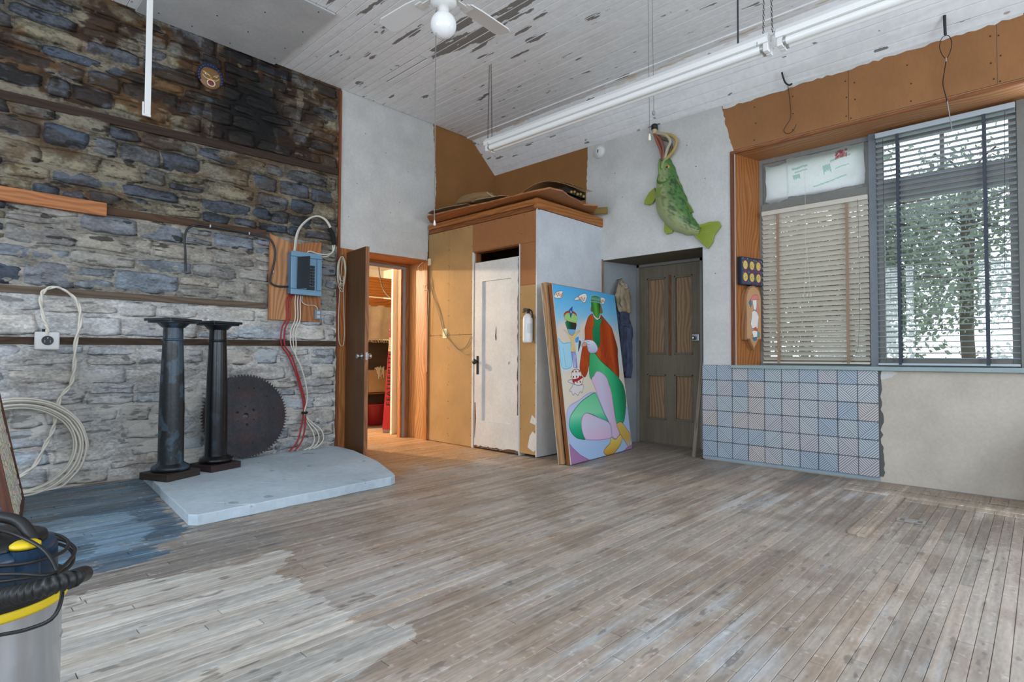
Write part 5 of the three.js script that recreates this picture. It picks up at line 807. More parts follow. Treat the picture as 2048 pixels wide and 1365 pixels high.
  const gA = (k, st, horiz) => { const xs = A[k].map((p) => p[0]), ys = A[k].map((p) => p[1]); return horiz ? grad(Math.min(...xs), 0, Math.max(...xs), 0, ...st) : grad(0, Math.min(...ys), 0, Math.max(...ys), ...st); };
  F('legL', gA('legL', [[0, '#6fd398'], [0.45, '#8adcae'], [0.75, '#22b082'], [1, '#0c8f5f']]), '#0a6a48', 5); F('skinL', gA('skinL', [[0, '#e3c8e0'], [0.4, '#d6cfe8'], [1, '#e6bcdc']]), '#8f6aa8', 4);
  F('legR', gA('legR', [[0, '#3aa86a'], [0.4, '#58cf86'], [0.7, '#2fb87c'], [1, '#0b7a52']], true), '#0a6a48', 5); F('skinR', gA('skinR', [[0, '#e9bfdc'], [0.4, '#d8d2ec'], [1, '#e3b9d8']], true), '#a06aa8', 4);
  F('shoe2', gA('shoe2', [[0, '#e0c36a'], [0.6, '#d3ad4c'], [1, '#c9b7c8']]), '#7a4a5a', 5); F('shoe1', gA('shoe1', [[0, '#e8d37f'], [0.6, '#dcb64c'], [1, '#d18a2c']]), '#7a4a3a', 5);
  F('glove', gA('glove', [[0, '#eef0f8'], [1, '#b9c0dc']]), '#8c8fb4', 4); F('finger', '#d9a48c', '#8c5a4c', 3); c.strokeStyle = '#8c8fb4'; c.lineWidth = 4; for (let i = 0; i < 3; i++) { c.beginPath(); c.moveTo(A.glove[8][0] - 6, A.glove[8][1] - 34 + i * 28); c.lineTo(A.glove[8][0] + 46, A.glove[8][1] - 30 + i * 26); c.stroke(); }
  F('ball', '#efe6dc', '#7c2430', 5); c.save(); path(A.ball); c.clip(); c.strokeStyle = '#b8242f'; c.lineWidth = 22; c.beginPath(); c.moveTo(A.ball[9][0] - 10, A.ball[9][1] + 30); c.quadraticCurveTo(A.ball[7][0], A.ball[7][1] - 30, A.ball[4][0] + 20, A.ball[4][1] + 6); c.stroke(); c.fillStyle = '#7c2430'; for (let i = 0; i < 9; i++) { c.beginPath(); c.arc(A.ball[0][0] + 20 + (i % 3) * 46, A.ball[1][1] + 16 + Math.floor(i / 3) * 42, 9, 0, 7); c.fill(); } c.restore();
  c.strokeStyle = '#8c7f92'; c.lineWidth = 5; path(A.hand); c.fillStyle = '#e6dcd8'; c.fill(); c.stroke();
});
{
  const W = 1.28, H = 1.77, lean = (o, a) => { o.rotation.order = 'YXZ'; o.rotation.set(a, 94.76 * D, 0); };
  const p = thing('painting', 'large unframed canvas of a seated figure in green with orange jacket', 'painting', [2.300, 0.006, 1.262]); lean(p, -0.125);
  const f = new THREE.PlaneGeometry(W, H).translate(W / 2, H / 2, 0.0215); mesh('painted_canvas', f, new THREE.MeshStandardMaterial({ map: paintTex, roughness: 0.42 }), p, 'painted front of the canvas');
  mesh('canvas_edge', [bx(0, W, 0, H, 0.014, 0.021)], M(0xcfc8ba, 0.9), p); const barsOf = (mat) => [[0, 0.03, 0, H], [W - 0.03, W, 0, H], [0.03, W - 0.03, 0, 0.04], [0.03, W - 0.03, H - 0.04, H]].map(([a, b, c, d]) => bx(a, b, c, d, -0.03, 0.014, b - a > d - c ? 'x' : 'y', 0.002));
  for (const g of barsOf()) mesh('stretcher_bar', g, mFirDark, p);
  const s = thing('stretched_canvas', 'back turned stretched canvas of pale pine bars behind the painting', 'canvas', [2.225, 0.006, 1.286]); lean(s, -0.121);
  [[0, 0.034, 0, 1.79], [1.2, 1.234, 0, 1.79], [0.034, 1.2, 0, 0.045], [0.034, 1.2, 1.745, 1.79], [0.034, 1.2, 0.55, 0.60], [0.034, 1.2, 1.2, 1.25]].forEach(([a, b, c, d]) => mesh('stretcher_bar', bx(a, b, c, d, -0.028, 0.028, b - a > d - c ? 'x' : 'y', 0.002), woodMat(0xb59068, 0.7), s)); mesh('canvas_sheet', bx(0.0, 1.234, 0, 1.79, -0.036, -0.029), M(0xbdb3a0, 0.95), s);
}
{
  const t = thing('fire_extinguisher', 'small white fire extinguisher with black valve on the tan partition', 'extinguisher', [1.752, 1.185, KZ + 0.062]);
  mesh('cylinder', lathe([[0, 0], [0.04, 0.001], [0.05, 0.008], [0.052, 0.03], [0.052, 0.24], [0.045, 0.275], [0.025, 0.295], [0.018, 0.305], [0, 0.305]], 32), M(0xdcdcda, 0.35), t);
  mesh('label_band', new THREE.CylinderGeometry(0.0526, 0.0526, 0.10, 32, 1, true, 0.6, 3.6).translate(0, 0.15, 0), M(0xc9ccce, 0.4), t);
  mesh('valve', [new THREE.CylinderGeometry(0.018, 0.02, 0.03, 18).translate(0, 0.318, 0), bx(-0.012, 0.012, 0.325, 0.345, -0.015, 0.02, null, 0.004)], mBlack, t);
  mesh('lever', prism([[-0.05, 0.335], [0.02, 0.342], [0.02, 0.352], [-0.04, 0.362], [-0.058, 0.35]], 0.02, 0.002).translate(0, 0, -0.01), mBlack, t); mesh('handle', prism([[-0.065, 0.318], [-0.01, 0.33], [-0.01, 0.338], [-0.06, 0.33]], 0.016, 0.002).translate(0, 0, -0.008), mBlack, t);
  mesh('nozzle', tube([[0.01, 0.335, 0], [0.04, 0.335, 0], [0.058, 0.31, 0.0], [0.06, 0.26, 0.0]], 0.009, 20, 8), mBlack, t); mesh('bracket', bx(-0.02, 0.02, 0.03, 0.30, -0.062, -0.05), mIron, t);
}
// clothes on a nail in the alcove
function drape(levels, seed, folds, amp) {   // levels: [y, cx, cz, half width along z, half depth along x]
  const n = 48, rows = levels.length * 5, c = new THREE.CatmullRomCurve3(levels.map(([y, x, z]) => V(x, y, z))), w = new THREE.CatmullRomCurve3(levels.map((l) => V(l[3], l[4], 0))), pos = [], idx = [];
  for (let j = 0; j <= rows; j++) { const s = j / rows, p = c.getPoint(s), q = w.getPoint(s); for (let i = 0; i < n; i++) { const a = i / n * 6.2832, k = 1 + amp * Math.sin(a * folds + fbm(s * 4, i * 0.05, 2, seed) * 7) + (fbm(s * 9, Math.cos(a) * 2 + 4, 3, seed + 3) - 0.5) * 0.35; pos.push(p.x + Math.cos(a) * q.y * k, p.y + (fbm(i * 0.2, s * 3, 2, seed + 7) - 0.5) * 0.03, p.z + Math.sin(a) * q.x * k); } }
  for (let j = 0; j < rows; j++) for (let i = 0; i < n; i++) { const a = j * n + i, b = j * n + (i + 1) % n; idx.push(a, b, a + n, b, b + n, a + n); }
  for (const [j, s] of [[0, 1], [rows, -1]]) { const o = pos.length / 3, p = c.getPoint(j / rows); pos.push(p.x, p.y, p.z); for (let i = 0; i < n; i++) s > 0 ? idx.push(o, j * n + (i + 1) % n, j * n + i) : idx.push(o, j * n + i, j * n + (i + 1) % n); }
  const g = new THREE.BufferGeometry(); g.setAttribute('position', new THREE.Float32BufferAttribute(pos, 3)); g.setIndex(idx); g.computeVertexNormals(); return uvs(NI(g));
}
{
  const cloth = dtex(256, 256, (u, v) => { const q = 190 + 90 * (fbm(u * 9, v * 9, 4, 321) - 0.5) + 40 * (fbm(u * 90, v * 90, 2, 325) - 0.5); return [q, q - 6, q - 14]; }, true, 0.5, 0.5);
  const t = thing('work_shirt', 'paint smeared beige work shirt hung on a nail in the alcove', 'shirt', [0.03, 0, 0]);
  mesh('shirt_body', drape([[1.97, 1.905, -0.215, 0.012, 0.012], [1.92, 1.925, -0.21, 0.06, 0.035], [1.84, 1.945, -0.20, 0.10, 0.05], [1.74, 1.96, -0.20, 0.13, 0.055], [1.64, 1.965, -0.21, 0.115, 0.05], [1.575, 1.965, -0.22, 0.11, 0.04]], 331, 6, 0.16), M(0xc4b49a, 0.95, { map: cloth }), t);
  mesh('collar', drape([[1.95, 1.92, -0.20, 0.03, 0.025], [1.91, 1.955, -0.20, 0.055, 0.035], [1.86, 1.975, -0.22, 0.05, 0.03]], 341, 4, 0.2), M(0xd0c3ac, 0.95, { map: cloth }), t);
  mesh('nail', rod([1.86, 1.975, -0.215], [1.93, 1.985, -0.215], 0.004), mIron, t);
  const j = thing('blue_jeans', 'worn blue denim trousers hanging below the beige shirt', 'trousers', [0.03, 0, 0]);
  mesh('waist', drape([[1.60, 1.945, -0.20, 0.10, 0.04], [1.5, 1.955, -0.205, 0.12, 0.05], [1.40, 1.96, -0.21, 0.125, 0.055]], 351, 5, 0.14), M(0x515f7d, 0.95, { map: cloth }), j);
  mesh('trouser_leg', drape([[1.44, 1.965, -0.25, 0.075, 0.05], [1.25, 1.975, -0.255, 0.075, 0.05], [1.0, 1.98, -0.25, 0.07, 0.048], [0.80, 1.98, -0.245, 0.062, 0.042]], 361, 5, 0.15), M(0x56658a, 0.95, { map: cloth }), j); mesh('trouser_leg', drape([[1.44, 1.955, -0.16, 0.07, 0.05], [1.2, 1.965, -0.15, 0.068, 0.05], [1.0, 1.97, -0.15, 0.062, 0.045], [0.86, 1.97, -0.15, 0.058, 0.04]], 371, 5, 0.15), M(0x4b5876, 0.95, { map: cloth }), j);
}
// ---------------------------------------------------------------- stuff stored on top of the closet
{
  const sheetY = (pts, y, th, axis, tiltX = 0, tiltZ = 0) => { const g = NI(prism(pts.map(([x, z]) => [x, -z]), th).rotateX(-Math.PI / 2)); const p = g.attributes.position; for (let i = 0; i < p.count; i++) p.setY(i, p.getY(i) + y + (p.getX(i) - 1) * tiltX + (p.getZ(i) - 0.7) * tiltZ); g.computeVertexNormals(); return uvs(g, axis); };
  const a = mesh('plywood_sheet', sheetY([[0.12, 0.15], [0.12, 1.24], [0.30, 1.43], ...ragged([0.34, 1.44], [1.90, 1.30], 0.22, 0.012, 61), [2.06, 1.27], [2.09, 1.10], ...ragged([2.06, 1.0], [2.0, 0.72], 0.08, 0.02, 62), [1.95, 0.55], [2.04, 0.40], [1.93, 0.30], [1.80, 0.15]], 2.712, 0.016, 'x', 0.012, 0.0), woodMat(0xb67a49, 0.6)); tag(a, 'big jagged plywood sheet overhanging the closet top', 'plywood');
  const b = mesh('plywood_offcut', sheetY([[0.45, 0.3], [0.42, 1.30], ...ragged([0.5, 1.31], [1.85, 1.19], 0.2, 0.015, 63), [1.98, 1.10], [1.9, 0.3]], 2.745, 0.014, 'x', 0.016, 0.01), woodMat(0xa66c40, 0.6)); tag(b, 'smaller plywood offcut lying on the big sheet', 'plywood');
  const c = mesh('cardboard_flap', sheetY([[0.28, 1.05], [0.30, 1.42], ...ragged([0.42, 1.46], [0.70, 1.38], 0.1, 0.02, 64), [0.86, 1.30], [0.8, 1.0]], 2.83, 0.006, null, 0.05, -0.06), M(0xa58a68, 0.95, { map: board })); tag(c, 'torn cardboard flap drooping over the plywood edge', 'cardboard');
  const e = mesh('cardboard_flap', sheetY([[0.98, 1.0], [0.98, 1.33], [1.10, 1.38], ...ragged([1.16, 1.37], [1.40, 1.28], 0.08, 0.015, 65), [1.42, 1.0]], 2.845, 0.006, null, 0.0, -0.11), M(0xb39a78, 0.95, { map: board })); tag(e, 'pale cardboard piece bent over the plywood edge beside the sack', 'cardboard');
  const bag = thing('paper_sack', 'crumpled brown paper sack lying on the closet top', 'sack'); const bg = new THREE.SphereGeometry(1, 40, 20).scale(0.30, 0.085, 0.16); { const p = bg.attributes.position; for (let i = 0; i < p.count; i++) { const k = 1 + (fbm(p.getX(i) * 9, p.getZ(i) * 12 + p.getY(i) * 20, 3, 381) - 0.5) * 0.5; p.setXYZ(i, p.getX(i) * k, Math.max(-0.05, p.getY(i) * k), p.getZ(i) * k); } } bg.computeVertexNormals(); mesh('sack_body', bg.translate(0.80, 2.875, 1.10), M(0x9c7a54, 0.9, { map: board }), bag); mesh('sack_mouth', tube([[1.02, 2.92, 1.14], [1.10, 2.87, 1.15], [1.16, 2.84, 1.14], [1.12, 2.86, 1.06], [1.02, 2.91, 1.04]], 0.012, 40, 6, true), M(0xb39a76, 0.9), bag);
  const arch = thing('bent_panel', 'bowed strip of thin panelling over a dark crate on the closet top', 'panel'); for (let k = 0; k < 3; k++) { const pts = [], n = 18; for (let i = 0; i <= n; i++) { const s = i / n; pts.push([lerp(1.30, 2.06, s), 2.80 + k * 0.012 + Math.sin(s * 2.7 + 0.25) * 0.14]); } const g = prism(pts.concat(pts.slice().reverse().map(([x, y]) => [x, y + 0.006])), 0.34).translate(0, 0, 0.62 - k * 0.04); mesh('ply_layer', uvs(NI(g), 'x'), woodMat([0xb08a5e, 0x8f6a44, 0xa57a4e][k], 0.7), arch); }
  const cr = thing('dark_crate', 'dark open crate tucked under the bowed panelling', 'crate', [1.78, 2.775, 0.72]); mesh('crate_floor', bx(-0.2, 0.2, 0.0, 0.01, -0.16, 0.16), mBlackMatt, cr); for (const [p, q, r, s] of [[-0.2, 0.2, 0.15, 0.16], [-0.2, 0.2, -0.16, -0.15], [-0.2, -0.19, -0.15, 0.15], [0.19, 0.2, -0.15, 0.15]]) mesh('crate_side', bx(p, q, 0.0, 0.08, r, s), M(0x2b241e, 0.9), cr); for (let k = 0; k < 5; k++) mesh('knob', new THREE.SphereGeometry(0.016, 10, 8).translate(0.205, 0.03 + (k % 2) * 0.012, -0.12 + k * 0.055), M(0xb08a4c, 0.5), cr);
  const roll = thing('carpet_roll', 'short roll of patterned carpet jutting past the closet end', 'carpet roll', [1.74, 2.757, 0.20], 0.5); { const pts = []; for (let i = 0; i <= 60; i++) { const a2 = i / 60 * 18.8; pts.push([Math.cos(a2) * (0.012 + a2 * 0.0018), Math.sin(a2) * (0.012 + a2 * 0.0018)]); } const th = pts.concat(pts.slice().reverse().map(([x, y]) => [x * 0.93, y * 0.93])); mesh('carpet', uvs(NI(prism(th, 0.34).rotateY(Math.PI / 2).translate(-0.1, 0, 0))), M(0x8c7440, 0.95), roll); }
}
// receptacle and loose wires on the partition
{
  const t = thing('wall_receptacle', 'ivory receptacle plate on the tan partition', 'outlet', [0.352, 1.262, KZ]); mesh('plate', bx(-0.038, 0.038, 0, 0.118, 0, 0.007, null, 0.003), mPlasticIvory, t); for (const y of [0.036, 0.082]) mesh('socket', bx(-0.016, 0.016, y - 0.014, y + 0.014, 0.006, 0.010, null, 0.005), M(0xc9bf98, 0.45), t); mesh('plate_screw', new THREE.CylinderGeometry(0.003, 0.003, 0.003, 8).rotateX(Math.PI / 2).translate(0, 0.059, 0.008), mSteel, t);
  const L = (list, z = KZ + 0.008) => list.map(([x, y]) => [x, y, z]);
  tag(mesh('loose_wire', tube(L([[0.065, 2.20], [0.075, 2.0], [0.14, 1.80], [0.253, 1.60], [0.33, 1.36], [0.446, 1.235], [0.60, 1.13], [0.74, 1.16], [0.835, 1.27]], KZ + 0.012), 0.0035, 70, 6), M(0x8d8068, 0.7)), 'thin wire sagging past the receptacle up to the closet door', 'cable', 'loose wires on the partition');
  tag(mesh('loose_wire', tube(L([[0.09, 2.0], [0.11, 1.86], [0.22, 1.62], [0.36, 1.33], [0.55, 1.16], [0.70, 1.085], [0.80, 1.07], [0.836, 1.09]], KZ + 0.018), 0.003, 70, 6), M(0xa08f6c, 0.7)), 'second wire hanging in the lowest curve beside the closet door', 'cable', 'loose wires on the partition');
  const s = thing('junction_plug', 'small ivory plug with a bent wire beside the doorway head', 'plug', [0.06, 2.18, KZ]); mesh('plug', bx(-0.018, 0.018, 0, 0.085, 0, 0.03, null, 0.006), mPlasticIvory, s); mesh('bent_wire', tube([[-0.02, 0.07, 0.015], [-0.12, 0.05, 0.03], [-0.19, -0.01, 0.05], [-0.16, -0.06, 0.05], [-0.06, -0.05, 0.03]], 0.004, 30, 6), mPlasticIvory, s);
  tag(mesh('hanging_wire', tube([[0.04, 1.93, KZ + 0.035], [-0.02, 1.94, KZ + 0.04], [-0.035, 1.87, KZ + 0.04], [0.05, 1.88, KZ + 0.035], [0.05, 1.4, KZ + 0.035], [0.048, 0.85, KZ + 0.035]], 0.0028, 60, 6), mPlasticIvory), 'pale thin wire hanging straight down the doorway post', 'cable');
}
{
  const t = thing('floor_receptacle', 'open metal floor receptacle set in the boards before the window', 'outlet', [4.985, 0.001, 1.19], 0.04); mesh('frame', [bx(-0.075, 0.075, 0, 0.004, -0.045, -0.032), bx(-0.075, 0.075, 0, 0.004, 0.032, 0.045), bx(-0.075, -0.06, 0, 0.004, -0.032, 0.032), bx(0.06, 0.075, 0, 0.004, -0.032, 0.032)], M(0x9a958c, 0.6), t); mesh('well', bx(-0.06, 0.06, 0, 0.0015, -0.032, 0.032), M(0x6a665f, 0.6), t); mesh('box_insert', [bx(-0.035, 0.035, 0.001, 0.006, -0.02, 0.02, null, 0.004)], mSteel, t);
}
// ---------------------------------------------------------------- the lit room behind the doorway
{
  const mBackWall = M(0xd8cfbd, 0.9, { map: mottle });
  const w = struct('wall_store', 'cream walls and ceiling of the lit store room beyond the doorway', 'wall');
  mesh('wall_core', [bx(-3.4, -3.2, -0.1, 2.75, -0.5, 3.9), bx(-3.4, -0.42, -0.1, 2.75, -0.5, -0.3), bx(-3.4, -0.45, -0.1, 2.75, 3.6, 3.9), bx(-3.4, -0.42, 2.62, 2.75, -0.5, 3.9)], mBackWall, w);
  mesh('wall_face', [bx(-0.47, -0.42, -0.1, 2.65, -0.5, 1.186), bx(-0.47, -0.42, 2.24, 2.65, 1.186, 3.9), bx(-0.47, -0.42, -0.1, 2.24, 2.36, 3.9)], mBackWall, w);
  mesh('white_post', bx(-0.74, -0.70, 0, 2.62, 1.105, 1.215, null, 0.004), M(0xd9d4c4, 0.8), w, 'cream painted post inside the store room'); mesh('white_post', bx(-0.70, -0.47, 0, 2.62, 1.10, 1.14), M(0xd9d4c4, 0.8), w);
  // lamp of that room: bare bulb, warm
  const b = thing('bare_bulb', 'bare warm bulb hanging in the store room', 'lamp', [-2.55, 2.36, 2.75]); mesh('flex', rod([0, 0.1, 0], [0, 0.26, 0], 0.004), mBlack, b); mesh('socket', new THREE.CylinderGeometry(0.018, 0.02, 0.05, 14).translate(0, 0.085, 0), mBlack, b); mesh('bulb', new THREE.SphereGeometry(0.032, 20, 14).scale(1, 1.25, 1).translate(0, 0.025, 0), new THREE.MeshStandardMaterial({ color: 0xfff1d8, emissive: 0xffdcae, emissiveIntensity: 6 }), b);
  const l = new THREE.PointLight(0xffe9cf, 36, 0, 2); l.position.set(-2.55, 2.385, 2.75); l.castShadow = true; l.shadow.radius = 1.6; l.name = 'bulb_light'; scene.add(l);
}
{
  const t = thing('storage_shelf', 'timber storage shelf with an orange plywood back in the store room', 'shelf', [-1.62, 0, 0.0]);
  mesh('upright', bx(-0.5, 0.02, 0, 2.24, 1.25, 1.29, 'y'), mFir, t); mesh('upright', bx(-0.5, 0.02, 0, 2.24, 0.10, 0.14, 'y'), mFir, t);
  mesh('back_panel', bx(-0.10, -0.085, 1.30, 1.925, 0.14, 1.25, 'x'), woodMat(0xc4781f, 0.6), t); mesh('back_panel', bx(-0.10, -0.085, 1.945, 2.24, 0.14, 1.25, 'x'), woodMat(0xc9812a, 0.6), t); mesh('dark_back', bx(-0.5, -0.48, 0, 1.3, 0.14, 1.25, 'z'), mRoughTimber, t);
  for (const y of [0.50, 0.52 + 0.76]) mesh('shelf_board', bx(-0.48, 0.02, y - 0.025, y, 0.14, 1.25, 'z'), woodMat(0x6b4a2c, 0.7), t);
  const r = thing('woven_blanket', 'cream woven blanket with a fringe draped over the store room shelf', 'blanket'); const g = new THREE.PlaneGeometry(0.72, 0.50, 40, 30).rotateY(Math.PI / 2).translate(-1.575, 1.55, 0.68); { const p = g.attributes.position; for (let i = 0; i < p.count; i++) p.setX(i, p.getX(i) + Math.sin(p.getZ(i) * 26 + p.getY(i) * 3) * 0.012 + (fbm(p.getZ(i) * 9, p.getY(i) * 7, 3, 401) - 0.5) * 0.04); } g.computeVertexNormals(); const g2 = g.clone().translate(-0.01, 0, 0); mesh('blanket_cloth', merge([g, g2]), M(0xcfc1a6, 1, { map: board }), r); const fr = []; for (let k = 0; k < 40; k++) { const z = 0.33 + k * 0.018; fr.push(tube([[-1.575, 1.305, z], [-1.57, 1.27, z + R(-0.01, 0.01)], [-1.575, 1.245 + R(-0.01, 0.01), z + R(-0.01, 0.01)]], 0.004, 4, 4)); } mesh('fringe', merge(fr), M(0xb09c7c, 1), r).userData.kind = 'stuff'; mesh('blanket_rail', rod([-1.585, 1.80, 0.3], [-1.585, 1.80, 1.06], 0.015), mFir, r);
  const c = thing('cardboard_box', 'tan cardboard box with packing cord on the store room shelf', 'box', [-1.78, 0.505, 0.80]); mesh('box_body', bx(-0.16, 0.16, 0, 0.33, -0.22, 0.19, null, 0.004), M(0xb3946a, 0.9, { map: board }), c); for (let k = 0; k < 6; k++) mesh('packing_cord', tube([[0.1, 0.33, -0.1 + k * 0.03], [0.14, 0.36 + R(0, 0.03), -0.08 + k * 0.03], [0.17, 0.34, -0.06 + k * 0.025], [0.175, 0.28 - R(0, 0.1), -0.05 + k * 0.02]], 0.006, 14, 5), M(0xded3b8, 0.9), c);
  const bk = thing('green_folder', 'dark green folder standing beside the cardboard box', 'folder', [-1.60, 0.505, 0.575]); mesh('cover', bx(-0.02, 0.02, 0, 0.34, -0.012, 0.0), M(0x24503a, 0.7), bk); mesh('pages', bx(-0.018, 0.018, 0.004, 0.336, -0.010, -0.002), M(0xe2ddcf, 0.9), bk);
  const bin = thing('red_bin', 'dark red plastic bin on the store room floor', 'bin', [-1.78, 0.004, 0.80]); mesh('bin_body', lathe([[0, 0], [0.13, 0.0], [0.165, 0.30], [0.17, 0.31], [0.158, 0.31], [0.13, 0.02]], 28), M(0x8f1a20, 0.45), bin); mesh('bin_rim', new THREE.TorusGeometry(0.166, 0.009, 8, 32).rotateX(Math.PI / 2).translate(0, 0.31, 0), M(0xa8252b, 0.45), bin);
}
{
  const t = thing('step_ladder', 'red fibreglass stepladder folded upright just inside the store room', 'ladder', [-0.93, 0.0, 1.14]); t.rotation.set(-0.045, -34 * D, 0);
  const tex = ctex(128, 1024, (c, w, h) => { c.fillStyle = '#c0202a'; c.fillRect(0, 0, w, h); c.save(); c.translate(w / 2, h - 430); c.rotate(-Math.PI / 2); c.fillStyle = '#1a0c0c'; c.font = 'bold 74px sans-serif'; c.textAlign = 'center'; c.textBaseline = 'middle'; c.scale(1, 1.1); c.fillText('FEATHERLITE', 0, 4, 460); c.restore(); c.fillStyle = '#d9cdb9'; c.fillRect(30, 250, 90, 115); c.fillStyle = '#8a7f72'; for (let k = 0; k < 6; k++) c.fillRect(38, 262 + k * 16, 70, 4); });
  const rail = prism([[-0.056, 0], [0.050, 0], [0.034, 1.66], [-0.012, 1.66]], 0.026, 0.002).rotateY(Math.PI / 2); { const p = rail.attributes.position, n = rail.attributes.normal, uv = rail.attributes.uv; for (let i = 0; i < p.count; i++) uv.setXY(i, clamp(0.5 - p.getZ(i) / 0.112, 0.02, 0.98), p.getY(i) / 1.68); }
  mesh('side_rail', rail.translate(0.013, 0.03, 0.0), new THREE.MeshStandardMaterial({ map: tex, roughness: 0.45 }), t, 'red rail with black lettering'); mesh('side_rail', prism([[-0.045, 0], [0.03, 0], [0.016, 1.66], [-0.012, 1.66]], 0.026, 0.002).rotateY(Math.PI / 2).translate(-0.40, 0.03, 0), M(0xb01c26, 0.45), t);
  for (let k = 0; k < 5; k++) mesh('step', bx(-0.38, 0.015, 0.28 + k * 0.28, 0.30 + k * 0.28, -0.03, 0.03), mSteel, t); mesh('rubber_foot', bx(-0.005, 0.05, 0.0, 0.04, -0.04, 0.056, null, 0.006), M(0x8c8a84, 0.7), t); mesh('rubber_foot', bx(-0.41, -0.37, 0.0, 0.04, -0.04, 0.05, null, 0.006), M(0x8c8a84, 0.7), t); mesh('top_cap', bx(-0.40, 0.03, 1.69, 1.71, -0.03, 0.025, null, 0.004), M(0x9c1820, 0.5), t);
  tag(mesh('hanging_flex', tube([[-1.35, 2.62, 1.02], [-1.34, 2.3, 1.02], [-1.28, 2.05, 1.0], [-1.1, 1.92, 1.05], [-0.9, 1.84, 1.10], [-0.75, 1.82, 1.16]], 0.008, 50, 7), M(0x4a4038, 0.7)), 'dark flex looping down from the store room ceiling', 'cable');
}
// ---------------------------------------------------------------- woven panel propped at the stone wall
{
  const t = thing('woven_screen', 'large woven wood screen in a reddish frame propped near the cable coil', 'screen', [1.40, 0.004, 5.165]); t.rotation.order = 'YXZ'; t.rotation.set(-0.19, 0, 0); t.rotation.y = Math.PI - 0.12;   // local +x runs back to the stone, local +z looks along the wall
  const W = 1.10, H = 1.25, mFr = woodMat(0x6b3f2c, 0.6);
  mesh('backing', bx(0.02, W - 0.02, 0.02, H - 0.02, -0.02, -0.004), M(0x6a655c, 0.9), t);
  for (const [a, b, c, d] of [[0, 0.03, 0, H], [W - 0.03, W, 0, H], [0.03, W - 0.03, 0, 0.03], [0.03, W - 0.03, H - 0.03, H]]) mesh('frame_rail', bx(a, b, c, d, -0.03, 0.014, b - a > d - c ? 'x' : 'y', 0.002), mFr, t);
  const r = rng(71), cells = [], unit = (x, y, k) => tint(bx(x, x + 0.044, y, y + 0.030, -0.004, 0.002 + k * 0.006, null), [0.8 + r() * 0.3, 0.78 + r() * 0.28, 0.72 + r() * 0.26]);
  for (let j = 0; j < 36; j++) for (let i = 0; i < 22; i++) { const x = 0.035 + i * 0.0478 + (j % 2) * 0.022; if (x + 0.044 < W - 0.03) cells.push(unit(x, 0.034 + j * 0.0332, r())); }
  mesh('woven_slip', merge(cells), M(0xe2dccf, 0.7, { vertexColors: true }), t, 'woven pale wood slips').userData.kind = 'stuff';
}
// unseen crate and paint tin, added past the frame edge to shade the cream board
{
  const t = thing('shade_crate', 'unseen slatted wooden crate added by the window wall for its shade', 'crate', [5.70, 0.002, 0.10]), m = woodMat(0x9a7a55, 0.8);
  for (const [x, z] of [[0, 0], [0.46, 0], [0, 0.36], [0.46, 0.36]]) mesh('corner_post', bx(x, x + 0.04, 0, 0.50, z, z + 0.04, 'y'), m, t);
  for (let k = 0; k < 4; k++) { const y = 0.02 + k * 0.122; for (const z of [-0.012, 0.40]) mesh('slat', bx(0, 0.50, y, y + 0.10, z, z + 0.012, 'x'), m, t); for (const x of [-0.012, 0.50]) mesh('slat', bx(x, x + 0.012, y, y + 0.10, 0, 0.40, 'z'), m, t); }
  mesh('crate_lid', bx(-0.012, 0.512, 0.50, 0.518, -0.012, 0.412, 'x'), m, t);
  const tin = thing('shade_tin', 'unseen lidded paint tin added on the slatted crate for its shade', 'tin', [5.86, 0.521, 0.28]); mesh('can', lathe([[0, 0], [0.083, 0], [0.085, 0.006], [0.083, 0.012], [0.083, 0.165], [0.086, 0.172], [0.083, 0.18]], 32), mSteel, tin); mesh('lid', lathe([[0.078, 0.176], [0.075, 0.182], [0, 0.182]], 32), mSteel, tin); mesh('bail', tube([[0.086, 0.14, 0], [0.06, 0.20, 0.075], [0, 0.22, 0.095], [-0.06, 0.20, 0.075], [-0.086, 0.14, 0]], 0.002, 24, 6), mIron, tin);
}
